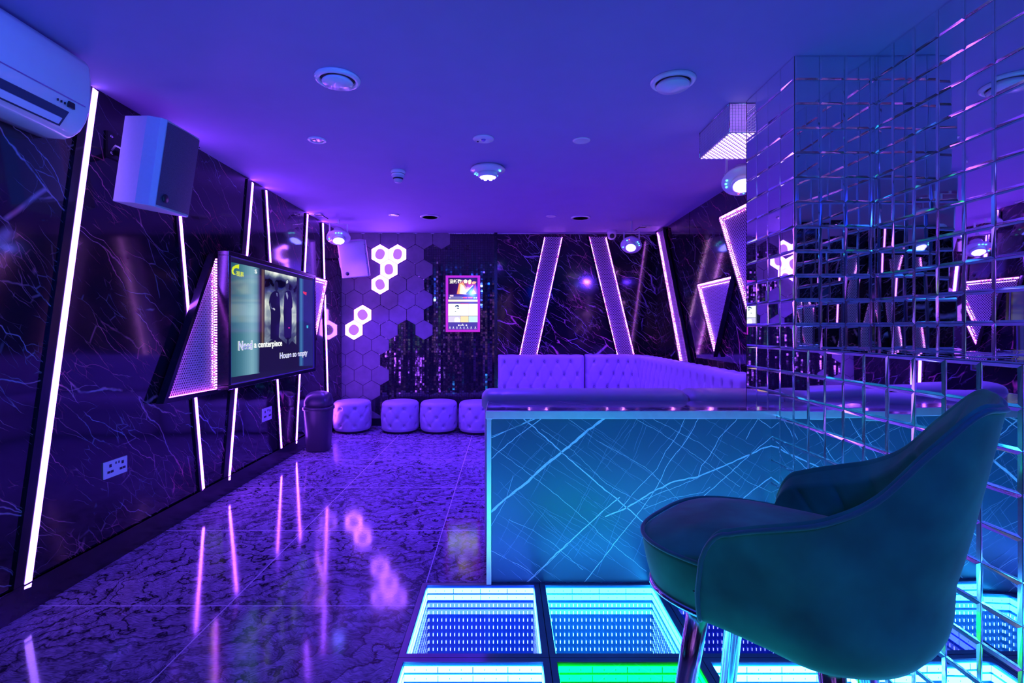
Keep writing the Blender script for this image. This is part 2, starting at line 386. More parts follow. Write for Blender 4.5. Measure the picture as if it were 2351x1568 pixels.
# ---------------------------------------------------------------- mirror-tiled column, ledge and half wall
XM, XU, YC, YCB, ZL, TP, TV = 1.35, 1.727, 2.39, 2.868, 1.188, .1172, .114
rnd = random.Random(11)
def mtile(mb, o, eu, ev, n, su, sv, bias=0):
    """one bevelled mirror tile: o corner, eu/ev unit vectors, n outward"""
    b = .0095; h = .0045; g = .0006
    k1 = rnd.uniform(-.0009, .0009); k2 = rnd.uniform(-.0009, .0009); k1 += bias
    def q(a, c, d): return o+eu*a+ev*c+n*d
    out = [q(g, g, .001), q(su-g, g, .001), q(su-g, sv-g, .001), q(g, sv-g, .001)]
    b2 = min(b, su*.3, sv*.3)
    inn = [q(b2, b2, h-k1-k2), q(su-b2, b2, h+k1-k2), q(su-b2, sv-b2, h+k1+k2), q(b2, sv-b2, h-k1+k2)]
    mb.add(out+inn, [(0, 1, 5, 4), (1, 2, 6, 5), (2, 3, 7, 6), (3, 0, 4, 7)], M_BEVEL); mb.add(inn, [(0, 1, 2, 3)], M_MIRROR)
def field(mb, o, eu, ev, n, LU, LV, pu, pv, bias=0):
    """tile a rectangle; rows start from the far end of v"""
    u = 0
    o = Vector(o); eu = Vector(eu); ev = Vector(ev); n = Vector(n)
    while u < LU-.01:
        su = min(pu, LU-u); v = 0
        while v < LV-.01:
            sv = min(pv, LV-v); mtile(mb, o+eu*u+ev*v, eu, ev, n, su, sv, bias); v += pv
        u += pu
YN = .2
mb = MB()
mb.bb((XM+.002, YC, 0), (XR, YCB-.002, ZC), M_MIRBACK); mb.bb((XM+.002, YN, 0), (XU+.1, YC, ZL-.002), M_MIRBACK); mb.bb((XU+.002, YN, ZL-.01), (XR, YC, ZC), M_MIRBACK)
field(mb, (XM, YC, ZC), (0, 1, 0), (0, 0, -1), (-1, 0, 0), YCB-YC, ZC, TP, TV, .0014)   # column, left side
field(mb, (XM, YC, ZL), (0, -1, 0), (0, 0, -1), (-1, 0, 0), YC-YN, ZL, TP, TV)           # half wall
field(mb, (XM, YC-.001, ZC), (1, 0, 0), (0, 0, -1), (0, -1, 0), XU-XM, ZC-ZL, TP, TV)    # column, near face
field(mb, (XU-.001, YC, ZC), (0, -1, 0), (0, 0, -1), (-1, 0, 0), YC-YN, ZC-ZL, TP, TV)   # upper wall
field(mb, (XM, YC, ZL), (0, -1, 0), (1, 0, 0), (0, 0, 1), YC-YN, XU-XM, TP, TP)          # ledge
field(mb, (XM, YCB+.001, ZC), (1, 0, 0), (0, 0, -1), (0, 1, 0), XR-XM-.02, ZC, TP, TV)   # far face
struct(mb, 'wall_mirror', 'column, ledge and wall clad in bevelled square mirror tiles at the right')

# ---------------------------------------------------------------- LED floor panels
LC = [[((.042, .18, 1), .9), ((.018, .40, 1), .9), ((.02, .05, 1), .3)],
      [((.035, .30, 1), .85), ((.0, .60, .04), .5), ((.032, .40, 1), .9)],
      [((.012, .34, 1), .8), ((.01, .52, 1), .8), ((.015, .48, 1), .8)],
      [((.02, .16, 1), .6), ((.01, .32, 1), .7), ((.12, .08, 1), .5)]]
pnames = [['blue-white lit glass floor panel left of the row at the bar foot', 'cyan lit glass floor panel in the middle of the bar foot row', 'deep blue glass floor panel at the bar foot, against the mirror wall'],
          ['white-cyan glass floor panel in the second row, at the dark tile edge', 'green lit glass floor panel beside the bar stool legs', 'pale cyan glass floor panel in the second row, under the stool seat'],
          ['blue glass floor panel in the third row from the bar, at the tile edge', 'cyan glass floor panel in the third row, middle', 'blue glass floor panel in the third row, at the mirror wall'],
          ['blue glass floor panel in the row farthest from the bar, at the tile edge', 'cyan glass floor panel in the row farthest from the bar, middle', 'violet glass floor panel in the row farthest from the bar, at the mirror wall']]
M_FRAME = mat('panel_frame', (.22, .20, .34), .3, .7, noise=.1)
for r in range(4):
    for c in range(3):
        col, pw = LC[r][c]; pw *= (1.0, 1.4, 1.25, .7)[r]
        x0 = PX0+c*PS; y1 = PY1-r*PS; x1 = x0+PS; y0 = y1-PS
        t = thing('led_floor_panel', pnames[r][c], 'floor light panel', ((x0+x1)/2, (y0+y1)/2, 0), 'mirrored LED floor panels')
        nm = 'led_panel_colour_%d%d' % (r, c)
        mE = emis(nm, col, 21*pw); mE2 = emis(nm+'b', [q**.8 for q in col], 2.2*pw); mD = emis(nm+'d', [q+.13 for q in col], 8*max(pw, .5), False)
        mW = mat(nm+'w', (.005+.06*col[0], .012+.30*col[1], .02+.30*col[2]), .3, .2, noise=.1)  # LED glow on the recess walls tinted into their colour
        g = .0015; fo = .026
        mb = MB()
        for a, b_ in (((x0+g, y0+g), (x1-g, y0+fo)), ((x0+g, y1-fo), (x1-g, y1-g)), ((x0+g, y0+fo), (x0+fo, y1-fo)), ((x1-fo, y0+fo), (x1-g, y1-fo))):
            mb.bb((a[0], a[1], -.05), (b_[0], b_[1], -.001), M_FRAME)
        mb.build('frame', t)
        mb = MB(); mb.add([(x0+fo, y0+fo, -.003), (x1-fo, y0+fo, -.003), (x1-fo, y1-fo, -.003), (x0+fo, y1-fo, -.003)], [(0, 1, 2, 3)], M_GLASS); mb.build('glass_pane', t)
        # recess, deep to show the infinity mirror's reflected LED rows
        i0, i1, j0, j1 = x0+fo+.002, x1-fo-.002, y0+fo+.002, y1-fo-.002; D = -.62
        mb = MB()
        mb.add([(i0, j0, D), (i1, j0, D), (i1, j1, D), (i0, j1, D), (i0, j0, -.004), (i1, j0, -.004), (i1, j1, -.004), (i0, j1, -.004)],
               [(0, 1, 2, 3), (0, 4, 5, 1), (1, 5, 6, 2), (2, 6, 7, 3), (3, 7, 4, 0)], mW)
        mb.build('recess', t)
        rows = [(-.0265, .025, mE), (-.060, .026, mE), (-.0985, .024, mE2), (-.132, .024, mE2)]
        mbs = MB(); mbd = MB()
        def wallq(side, a0, a1, z0, z1, e, m_, dst):
            if side == 0: q = [(a0, j1-e, z0), (a1, j1-e, z0), (a1, j1-e, z1), (a0, j1-e, z1)]
            elif side == 1: q = [(a0, j0+e, z0), (a1, j0+e, z0), (a1, j0+e, z1), (a0, j0+e, z1)]
            elif side == 2: q = [(i0+e, a0, z0), (i0+e, a1, z0), (i0+e, a1, z1), (i0+e, a0, z1)]
            else: q = [(i1-e, a0, z0), (i1-e, a1, z0), (i1-e, a1, z1), (i1-e, a0, z1)]
            dst.add(q, [(0, 1, 2, 3)], m_)
        for side in range(4):
            lo, hi = (i0, i1) if side < 2 else (j0, j1)
            for z, h, m_ in rows: wallq(side, lo+.004, hi-.004, z-h/2, z+h/2, .003, m_, mbs)
            n = 25; k = 0; z = -.0985
            for k in range(1, 12):
                a = lo+k*(hi-lo)/12; wallq(side, a-(.0012 if k % 3 else .002), a+.0012, -.0295 if k % 3 else -.038, -.0235 if k % 3 else -.015, .006, M_DARK, mbs); wallq(side, a-.0012, a+.0012, -.063 if k % 3 else -.072, -.057 if k % 3 else -.048, .006, M_DARK, mbs)
            while z > -.6:
                for q in range(n):
                    a = lo+(q+.5)*(hi-lo)/n; wallq(side, a-.0019, a+.0019, z-.008, z+.007, .005, mD, mbd)
                z -= .0365
        mbs.build('led_strip', t)
        o = mbd.build('led_chips', t); o['kind'] = 'stuff'  # deeper chip rows are mirror reflections drawn as lights

# ---------------------------------------------------------------- bar counter
YF = 2.59
def bpt(cx, cyy, Y=YF-.0012):
    px = 1100+cx/2.939; py = 900+cyy/2.939
    return Vector(((px-CXP)/F*Y, Y, CH-(py-CYP)/F*Y))
M_SLAB = mat('blue_grey_slab', (.05, .13, .20), .28, noise=.12, nscale=3)
M_VEIN = mat('white_vein', (.95, .95, 1.0), .35, noise=.05)
M_VEIN2 = mat('faint_vein', (.34, .42, .58), .4, noise=.05)
bar = thing('bar_counter', 'low veined stone bar counter with steel edge beside the mirror wall', 'bar counter', (.6, 2.7, 0))
BXL, ZT = -.098, .876
mb = MB(); mb.bb((BXL+.03, YF, 0.0), (XM-.003, YF+.02, ZT-.045), M_SLAB)
def ribbon(mb, pts, w, m, jit=.0):
    rr = random.Random(int(pts[0][0]*7+pts[0][1]))
    q = []
    for a, b in zip(pts[:-1], pts[1:]):
        n = max(1, int((Vector(b)-Vector(a)).length/28)) if jit else 1
        for i in range(n):
            f = i/n; q.append((a[0]+(b[0]-a[0])*f+(rr.uniform(-jit, jit) if (i or q) else 0), a[1]+(b[1]-a[1])*f+(rr.uniform(-jit, jit) if (i or q) else 0)))
    q.append(pts[-1]); vs = []
    for i, p in enumerate(q):
        a = q[max(0, i-1)]; b = q[min(len(q)-1, i+1)]; dx, dy = b[0]-a[0], b[1]-a[1]; L = math.hypot(dx, dy) or 1
        ww = w*(.75+.5*rr.random())/2 if jit else w/2
        if i in (0, len(q)-1) and w < 2: ww = .2
        for s_ in (1, -1):
            x = min(max(p[0]-dy/L*ww*s_, 78), 1985); y = min(max(p[1]+dx/L*ww*s_, 150), 1284); vs.append(bpt(x, y))
    mb.add(vs, [(2*i, 2*i+1, 2*i+3, 2*i+2) for i in range(len(q)-1)], m)
VE = [([(75, 810), (180, 720), (330, 600), (440, 500), (560, 405), (740, 255), (880, 150)], 15), ([(265, 150), (400, 265), (560, 410), (720, 550), (850, 660), (1000, 780), (1090, 865), (1190, 950), (1500, 1200)], 7),
      ([(850, 842), (1000, 780), (1180, 670), (1320, 600), (1480, 572), (1650, 500), (1800, 435), (1900, 385), (1985, 358)], 9), ([(1100, 730), (1320, 645), (1480, 578)], 3), ([(320, 1284), (420, 1190), (500, 1110), (700, 930), (850, 790), (950, 710)], 6),
      ([(330, 1284), (480, 1140), (600, 1030)], 3), ([(75, 310), (200, 255), (330, 200), (450, 150)], 6), ([(75, 455), (220, 330), (350, 230), (470, 150)], 5), ([(75, 190), (130, 150)], 6), ([(75, 300), (250, 235), (420, 150)], 3),
      ([(1400, 150), (1340, 290), (1260, 400), (1200, 520), (1080, 640), (940, 800)], 3.2), ([(1490, 150), (1440, 260), (1350, 390), (1270, 490), (1200, 640), (1090, 800), (930, 1000), (830, 1130), (710, 1284)], 4.2),
      ([(1770, 150), (1620, 310), (1560, 430), (1500, 500), (1480, 570)], 4), ([(1900, 155), (1830, 260), (1800, 320)], 3.4), ([(1840, 150), (1985, 252)], 3.4), ([(1985, 296), (1830, 420), (1700, 540), (1540, 680), (1400, 800), (1240, 960)], 4.2),
      ([(1985, 562), (1840, 672), (1600, 870)], 7), ([(1110, 790), (1300, 715), (1510, 680), (1560, 640)], 2.6), ([(75, 360), (430, 620), (600, 760), (760, 900), (850, 990), (1130, 1210)], 2.2), ([(75, 1070), (330, 1200), (420, 1284)], 2.4), ([(75, 915), (180, 730), (230, 560)], 2),
      ([(200, 860), (360, 930), (520, 1040), (700, 1200)], 2), ([(420, 250), (640, 400), (860, 620), (1140, 770)], 2), ([(560, 150), (800, 330), (1140, 520), (1420, 800)], 2), ([(1000, 150), (1200, 260), (1480, 440), (1760, 640)], 2), ([(1150, 170), (1500, 350), (1800, 600), (1980, 680)], 2)]
for pts, ww in VE: ribbon(mb, pts, ww, M_VEIN, 3)
rr = random.Random(21)
for i in range(150):
    if rr.random() < .62: ang = math.radians(rr.gauss(35, 5))
    else: ang = math.radians(rr.gauss(-58, 7))
    L = rr.uniform(120, 620); x = rr.uniform(0, 1950); y = rr.uniform(80, 1250)
    a = (x, y); b = (x+math.cos(ang)*L, y+math.sin(ang)*L)
    def inside(p): return 80 < p[0] < 1980 and 155 < p[1] < 1280
    pts = [(a[0]+(b[0]-a[0])*k/6, a[1]+(b[1]-a[1])*k/6) for k in range(7)]; pts = [p for p in pts if inside(p)]
    if len(pts) > 1: ribbon(mb, pts, 1.9, M_VEIN2, 4)
mb.build('front_panel', bar)
M_TOP = marble('bar_top_marble', 0, 1, 1, (.16, .14, .22), (.7, .66, .85))
mb = MB(); mb.bb((BXL+.003, 2.548, ZT-.03), (XM-.003, 2.882, ZT), M_TOP); mb.build('counter_top', bar, bevel=.003)
mb = MB(); mb.bb((BXL, 2.542, ZT-.042), (XM-.003, 2.56, ZT-.001), M_TRIM); mb.bb((BXL, 2.56, ZT-.042), (BXL+.004, 2.882, ZT), M_TRIM)
mb.bb((BXL+.004, YF-.03, .002), (BXL+.028, YF+.018, ZT-.042), M_TRIM)
mb.build('steel_edge', bar, bevel=.004)
mb = MB(); mb.bb((BXL+.008, YF+.02, .002), (XM-.003, 2.87, ZT-.03), M_SLAB); mb.build('carcass', bar)

# ---------------------------------------------------------------- sofas (tufted)
def tuft(s, v, dx, dy, A=.030, C=.013):
    p = s/dx+v/(2*dy); q = s/dx-v/(2*dy)
    a = abs(p-round(p)); b = abs(q-round(q))
    rr_ = (a*a+b*b)
    return -A*math.exp(-rr_/.022)-C*(math.exp(-(a/.07)**2)+math.exp(-(b/.07)**2))*.6
def buttons(parent, pts, r=.011):
    me = None
    for p, n in pts:
        if me is None:
            m_ = MB(); m_.lathe([(r, 0), (r*.9, r*.35), (r*.5, r*.6), (0.0001, r*.68)], M_BUTTON, 10); o = m_.build('button'); me = o.data
        else: o = bpy.data.objects.new('button', me); COL.objects.link(o)
        Mx = Matrix.Translation(p) @ n.to_track_quat('Z', 'Y').to_matrix().to_4x4()
        o.parent = parent; o.matrix_parent_inverse = parent.matrix_basis.inverted(); o.matrix_basis = Mx
def backrest(name, parent, path, L, z0, z1, th, dx=.171, dy=.165, ph=0.0):
    """path(s)->(point, inward normal); cushion swept between z0 and z1"""
    H = z1-z0; R = .045; ns = int(L/.011); nv = 58
    zb = z1-.085
    prof = []
    def fn(a, b):
        s = a*L; p, n = path(s)
        # profile param: front bottom -> front top -> rounded -> back
        if b < .80:
            z = z0+(H-R)*b/.80; d = th; e = min(1, max(0, min((s-.0)/.06, (L-s)/.06)))
            edge = math.sqrt(max(0, 1-(1-e)**2))
            fade = min(1, max(0, (z1-.035-z)/.05))*e
            d = th*(.45+.55*edge)+tuft(s+ph, z-zb, dx, dy)*fade+.006*math.sin((z-z0)/H*PI)
            return Vector((p.x, p.y, z))+n*d
        t = (b-.80)/.20*PI/2
        e = min(1, max(0, min((s-.0)/.06, (L-s)/.06))); edge = math.sqrt(max(0, 1-(1-e)**2))
        puck = .006*abs(math.sin((s+ph)/dx*PI))
        dd = th*(.45+.55*edge)
        return Vector((p.x, p.y, z1-R+R*math.sin(t)-.01*(1-edge)+puck*math.sin(t)))+n*((dd-R)+R*math.cos(t))
    m_ = MB(); m_.grid(fn, ns, nv, M_LEATHER)
    # top cap and back and ends
    def cap(a, b):
        s = a*L; p, n = path(s); f = fn(a, 1.0)
        q = Vector((p.x, p.y, f.z)); return f.lerp(q, b)
    m_.grid(cap, ns, 2, M_LEATHER)
    for a in (0.0, 1.0):
        p, n = path(a*L); k = [fn(a, j/30) for j in range(31)]; base = [Vector((p.x, p.y, q.z)) for q in k]
        m_.add(k+base, [(j, j+1, 32+j, 31+j) for j in range(30)], M_LEATHER, True)
    o = m_.build(name, parent)
    bl = []
    j = 0
    while zb-j*dy > z0+.02:
        z = zb-j*dy; off = (dx/2 if j % 2 else 0)
        s = -ph % dx+off-dx
        while s < L-.05:
            if s > .05:
                p, n = path(s); bl.append((Vector((p.x, p.y, z))+n*(th-.024), n))
            s += dx
        j += 1
    buttons(o, bl)
    return o
M_BASE = M_DARK
# sofa along the back wall and round the corner
sofa = thing('corner_sofa', 'long lavender button-tufted sofa along the back wall and round the right corner', 'sofa', (1, 6.4, 0))
def straight(s): return Vector((-.095+s, 6.745, 0)), Vector((0, -1, 0))
backrest('backrest', sofa, straight, 1.125, .50, .945, .13, ph=.085)
Lst = .35; Rr = .42; La = Rr*PI/2
def bend(s):
    x0 = 1.04
    if s < Lst: return Vector((x0+s, 6.745, 0)), Vector((0, -1, 0))
    if s < Lst+La:
        t = (s-Lst)/Rr; return Vector((x0+Lst+Rr*math.sin(t), 6.745-Rr+Rr*math.cos(t), 0)), Vector((-math.sin(t), -math.cos(t), 0))
    return Vector((x0+Lst+Rr, 6.745-Rr-(s-Lst-La), 0)), Vector((-1, 0, 0))
backrest('backrest', sofa, bend, Lst+La+2.72, .50, .95, .13, ph=.06)
def seatslab(name, parent, x0, x1, y0, y1, z0, z1, bev=.06):
    m_ = MB(); m_.bb((x0, y0, z0), (x1, y1, z1), M_LEATHER); o = m_.build(name, parent)
    b = o.modifiers.new('bevel', 'BEVEL'); b.width = bev; b.segments = 6
    for p in o.data.polygons: p.use_smooth = True
    return o
seatslab('seat_cushion', sofa, -.09, .60, 6.05, 6.66, .28, .48); seatslab('seat_cushion', sofa, .605, 1.30, 6.05, 6.66, .28, .48)
seatslab('seat_cushion', sofa, 1.305, 1.70, 3.95, 6.60, .28, .48)
mb = MB(); mb.bb((-.11, 6.08, .03), (1.30, 6.77, .29), M_LEATHER); mb.bb((1.30, 3.96, .03), (1.80, 6.34, .29), M_LEATHER); mb.build('base', sofa, bevel=.01)
# banquette behind the bar: its padded back rolls over the counter edge
bq = thing('banquette', 'padded lavender bench whose rolled back shows behind the bar counter', 'bench', (.6, 3.1, 0))
def roll(x0, x1, parent):
    m_ = MB()
    yc, zc, ry, rz = 3.03, .865, .135, .063
    n = 60
    def fn(a, b):
        x = x0+(x1-x0)*a; e = min(1, min(x-x0, x1-x)/.05); k = math.sqrt(max(0.0, 1-(1-e)**2)); k = max(k, .02)
        seam = 1-.05*math.exp(-(((x-.42) % .29-.145)/.012)**2) if 0 < a < 1 else 1
        t = b*2*PI
        cs, sn = math.cos(t), math.sin(t)
        sup = lambda c_: math.copysign(abs(c_)**.7, c_)
        return Vector((x, yc+ry*sup(cs)*(.7+.3*k)*seam, zc+rz*sup(sn)*(k*.45+.55)*seam))
    m_.grid(fn, n, 33, M_LEATHER)
    for a in (0., 1.): m_.add([fn(a, j/32) for j in range(32)], [tuple(range(32))], M_LEATHER, True)
    return m_.build('back_roll', parent)
roll(-.135, 1.05, bq); roll(1.06, 1.95, bq)
mb = MB(); mb.bb((-.118, 2.91, .0), (1.93, 3.12, .83), M_LEATHER); mb.build('back_panel', bq, bevel=.02)
seatslab('seat_cushion', bq, -.11, 1.92, 3.12, 3.62, .30, .46)
mb = MB(); mb.bb((-.09, 3.12, .02), (1.90, 3.58, .30), M_DARK); mb.build('base', bq)

# ---------------------------------------------------------------- poufs
PR, PH = .228, .395
def pouf_mesh():
    m_ = MB(); n = 96
    def fn(a, b):
        th = a*2*PI; s = a*8*.18
        if b < .72:
            z = .03+(PH-.09)*b/.72; fade = min(1, (z-.03)/.04, (PH-.06-z)/.03+.15)
            r = PR+.010*math.sin((z-.03)/(PH-.09)*PI)+tuft(s, z-.205, .18, .105, .028, .010)*max(0, fade)
            if z < .06: r -= (.06-z)*.5
            return Vector((r*math.cos(th), r*math.sin(th), z))
        t = (b-.72)/.28
        if t < .5:
            q = t/.5*PI/2; R = .05; return Vector(((PR-R+R*math.cos(q))*math.cos(th), (PR-R+R*math.cos(q))*math.sin(th), PH-.06+.05*math.sin(q)))
        k = (t-.5)/.5; r = (PR-.05)*(1-k)
        return Vector((r*math.cos(th), r*math.sin(th), PH-.01+.014*math.sin(k*PI/2)))
    m_.grid(fn, n, 60, M_LEATHER, wrap=True); return m_
pp = [(809, 6.45, .15, 'tufted round pouf farthest left, next to the black bin'), (919.5, 6.43, .42, 'second tufted round pouf from the left, left of the touching pair'), (1007.5, 6.43, .18, 'tufted round pouf on the right of the touching pair'), (1096, 6.39, .5, 'tufted round pouf partly hidden by the bar counter corner')]
pm = None
for px, Y, rot, lab in pp:
    X = (px-CXP)/F*Y
    t = thing('pouf', lab, 'pouf', (0, 0, 0), 'tufted poufs along the mosaic wall')
    if pm is None:
        o = pouf_mesh().build('cushion', t); pm = o.data; oo = o
        m_ = MB(); m_.lathe([(PR-.035, 0), (PR-.03, .035)], M_DARK, 40); ob = m_.build('base', t); bm_ = ob.data
        bl = []
        for j in range(-1, 2):
            for i in range(8):
                th = (i+(.5 if j % 2 else 0))/8*2*PI; nrm = Vector((math.cos(th), math.sin(th), 0)); bl.append((Vector((0, 0, .205+j*.105))+nrm*(PR-.018), nrm))
        buttons(o, bl, .009)
    else:
        o = bpy.data.objects.new('cushion', pm); COL.objects.link(o); o.parent = t
        ob = bpy.data.objects.new('base', bm_); COL.objects.link(ob); ob.parent = t
        for ch in [c for c in COL.objects if c.parent == oo]:
            c = ch.copy(); COL.objects.link(c); c.parent = o
    t.location = (X, Y, 0); t.rotation_euler = (0, 0, 0)

# ---------------------------------------------------------------- left wall LED strips
def strip(name, a, b, wd, m_, label, side=1, dark=.03):
    (u0, v0), (u1, v1) = uvpx('left', *a, .015), uvpx('left', *b, .015)
    t = thing(name, label, 'light strip', P('left', u1, v1), 'violet light strips on the left wall')
    d = Vector((u1-u0, v1-v0)).normalized(); n = Vector((-d.y, d.x))
    if n.x < 0: n = -n
    def q(w0, w1): return [(u0+n.x*w0, v0+n.y*w0), (u0+n.x*w1, v0+n.y*w1), (u1+n.x*w1, v1+n.y*w1), (u1+n.x*w0, v1+n.y*w0)]
    mb = MB()
    slab(mb, 'left', q(-wd/2-dark, -wd/2), .0, .012, M_BLACK); slab(mb, 'left', q(wd/2, wd/2+.004), .0, .008, M_BLACK)
    mb.build('channel', t)
    mb = MB(); slab(mb, 'left', q(-wd/2, wd/2), .001, .015, m_); mb.build('diffuser', t)
strip('led_strip', (220, 206), (64, 1350), .034, M_LEDW, 'broad violet-white light strip nearest the air conditioner', dark=.05)
strip('led_strip', (399, 312), (468, 1122), .024, M_LED, 'violet light strip running behind the near wall speaker')
strip('led_strip', (581, 420), (527, 1102), .025, M_LED, 'violet light strip left of the pair above the television', dark=.07)
strip('led_strip', (612, 437), (647, 1030), .024, M_LED, 'violet light strip right of the pair above the television')
strip('led_strip', (707, 492), (681, 1018), .027, M_LED, 'violet light strip past the television, left of the black bin')
strip('led_strip', (742, 512), (755, 972), .034, M_LED, 'violet light strip farthest from the camera, beside the hexagon tiles')
# sockets
def socket(pl, corners, label, ports=True):
    us = [uvpx(pl, *c) for c in corners]; u0 = min(u for u, v in us); u1 = max(u for u, v in us)
    v0 = sum(sorted(v for u, v in us)[:2])/2; v1 = sum(sorted(v for u, v in us)[2:])/2
    t = thing('wall_socket', label, 'socket', P(pl, (u0+u1)/2, v0), 'white double sockets on the left wall')
    mb = MB(); slab(mb, pl, [(u0, v0), (u1, v0), (u1, v1), (u0, v1)], 0, .009, M_WHITE); mb.build('face_plate', t, bevel=.002)
    W, H = u1-u0, v1-v0
    for fx in (.25, .78):
        mb = MB()
        for a, b, c, d in ((-.05, .62, .05, .8), (-.13, .28, -.01, .42), (.01, .28, .13, .42)):
            slab(mb, pl, [(u0+W*(fx+a), v0+H*b), (u0+W*(fx+c), v0+H*b), (u0+W*(fx+c), v0+H*d), (u0+W*(fx+a), v0+H*d)], .0085, .0098, M_DARK)
        mb.build('outlet', t)
    for fx in (.43, .56):
        mb = MB(); slab(mb, pl, [(u0+W*fx, v0+H*.68), (u0+W*(fx+.09), v0+H*.68), (u0+W*(fx+.09), v0+H*.92), (u0+W*fx, v0+H*.92)], .0085, .0105, M_WHITE); mb.build('switch', t)
        mb = MB(); slab(mb, pl, [(u0+W*(fx+.02), v0+H*.72), (u0+W*(fx+.07), v0+H*.72), (u0+W*(fx+.07), v0+H*.86), (u0+W*(fx+.02), v0+H*.86)], .0105, .0112, M_DARK); mb.build('switch_mark', t)
socket('left', [(236, 1062), (289, 1046), (289, 1084), (236, 1100)], 'white double socket low on the near marble, by the broad light strip')
socket('left', [(601, 938), (622, 933), (622, 963), (601, 968)], 'white double socket under the television')

# ---------------------------------------------------------------- mesh light boxes
def clipseg(poly, p0, p1):
    # convex polygon clip of a segment
    t0, t1 = 0.0, 1.0; n = len(poly)
    area = sum(poly[i][0]*poly[(i+1) % n][1]-poly[(i+1) % n][0]*poly[i][1] for i in range(n)); sg = 1 if area > 0 else -1
    dx, dy = p1[0]-p0[0], p1[1]-p0[1]
    for i in range(n):
        a, b = poly[i], poly[(i+1) % n]; ex, ey = b[0]-a[0], b[1]-a[1]
        num = sg*(ex*(p0[1]-a[1])-ey*(p0[0]-a[0])); den = sg*(ex*dy-ey*dx)
        if abs(den) < 1e-12:
            if num < 0: return None
            continue
        t = -num/den
        if den > 0: t0 = max(t0, t)
        else: t1 = min(t1, t)
    if t1-t0 < 1e-4: return None
    return (p0[0]+dx*t0, p0[1]+dy*t0), (p0[0]+dx*t1, p0[1]+dy*t1)
def lattice(mb, pl, poly, d, pu, pv, wd, m_, ang=0):
    """expanded-metal diamonds as thin raised wires"""
    us = [p[0] for p in poly]; vs_ = [p[1] for p in poly]; cu, cv = (min(us)+max(us))/2, (min(vs_)+max(vs_))/2; R = max(max(us)-min(us), max(vs_)-min(vs_))
    for sgn in (1, -1):
        dirv = Vector((pu, sgn*pv)).normalized().rotated(ang) if False else Vector((pu, sgn*pv)).normalized()
        ca, sa = math.cos(ang), math.sin(ang); dirv = Vector((dirv.x*ca-dirv.y*sa, dirv.x*sa+dirv.y*ca))
        nv = Vector((-dirv.y, dirv.x)); step = pu*pv/math.hypot(pu, pv)
        k = -int(R/step)-1
        while k*step < R:
            c = Vector((cu, cv))+nv*(k*step); sgm = clipseg(poly, c-dirv*R*1.2, c+dirv*R*1.2); k += 1
            if not sgm: continue
            a, b = Vector(sgm[0]), Vector(sgm[1]); o = nv*wd/2
            slab(mb, pl, [tuple(a-o), tuple(b-o), tuple(b+o), tuple(a+o)], d-.002+(.0007 if sgn > 0 else 0), d+(.0007 if sgn > 0 else 0), m_)
def inset(poly, w_):
    n = len(poly); area = sum(poly[i][0]*poly[(i+1) % n][1]-poly[(i+1) % n][0]*poly[i][1] for i in range(n)); sg = 1 if area > 0 else -1
    out = []
    for i in range(n):
        a, b, c = Vector(poly[i-1]), Vector(poly[i]), Vector(poly[(i+1) % n])
        d1 = (b-a).normalized(); d2 = (c-b).normalized(); n1 = Vector((-d1.y, d1.x))*sg; n2 = Vector((-d2.y, d2.x))*sg
        bis = (n1+n2); k = bis.length_squared
        out.append(tuple(b+bis*(2*w_/k)) if k > .05 else tuple(b+n1*w_))
    return out
def lightbox(pl, pxpoly, d, label, leds, fr=.012, pu=.022, pv=.034, cat='mesh light box', wd=.0045, ang=0, group=None, raw=None, ledm=None, rows=2, chips=None):
    poly = raw or [uvpx(pl, x, y, d) for x, y in pxpoly]
    c = (sum(p[0] for p in poly)/len(poly), sum(p[1] for p in poly)/len(poly))
    t = thing('mesh_light_box', label, cat, P(pl, c[0], c[1]), group)
    out = inset(poly, -fr); n = len(poly)
    mb = MB()
    for i in range(n):
        j = (i+1) % n; slab(mb, pl, [out[i], out[j], poly[j], poly[i]], .016, d+.004, M_BLACK)
    mb.build('frame', t)
    mb = MB(); slab(mb, pl, poly, .016, .019, M_BOXBACK); mb.build('lining', t)
    mb = MB(); lattice(mb, pl, inset(poly, .001), d*.62, pu, pv, wd, M_MESH, ang); mb.build('mesh_screen', t)
    ins = [inset(poly, .008+.028*k) for k in range(rows)]; ins0 = inset(poly, .0006); ins1 = inset(poly, .0022)
    for e in leds:
        j = (e+1) % n
        mb = MB(); A0, A1, B0, B1 = [Vector(q) for q in (ins0[e], ins0[j], ins1[e], ins1[j])]; ns_ = max(2, int((A1-A0).length/.02))
        for q in range(ns_):
            f0, f1 = (q+.25)/ns_, (q+.75)/ns_; slab(mb, pl, [tuple(A0.lerp(A1, f0)), tuple(A0.lerp(A1, f1)), tuple(B0.lerp(B1, f1)), tuple(B0.lerp(B1, f0))], d*.70, d*.92, ledm or M_LEDP)
        mb.build('led_strip', t)
        if chips is not None and e not in chips: continue
        mb = MB()
        for k in range(rows):
            a, b = Vector(ins[k][e]), Vector(ins[k][j]); L = (b-a).length; m_ = int(L/.019)
            dv = (b-a).normalized(); nn = Vector((-dv.y, dv.x))
            for q in range(1, m_):
                p = a+(b-a)*q/m_; r_ = .0042 if k == 0 else .0032
                mq = M_LEDR if rnd.random() < .16 else M_LEDD
                slab(mb, pl, [tuple(p-dv*r_), tuple(p+nn*r_), tuple(p+dv*r_), tuple(p-nn*r_)], d*.70-.001, d*.70, mq)
        o = mb.build('led_chips', t); o['kind'] = 'stuff'
    return t
lightbox('back', [(1250, 543), (1292, 543), (1232, 822), (1191, 822)], .045, 'mesh-fronted strip light leaning right, above the left sofa back', [1, 3], ledm=M_LEDP, rows=1)
lightbox('back', [(1352, 543), (1392, 543), (1459, 824), (1419, 824)], .045, 'mesh-fronted strip light leaning left, above the right sofa back', [1, 3], ledm=M_LEDP, rows=1)
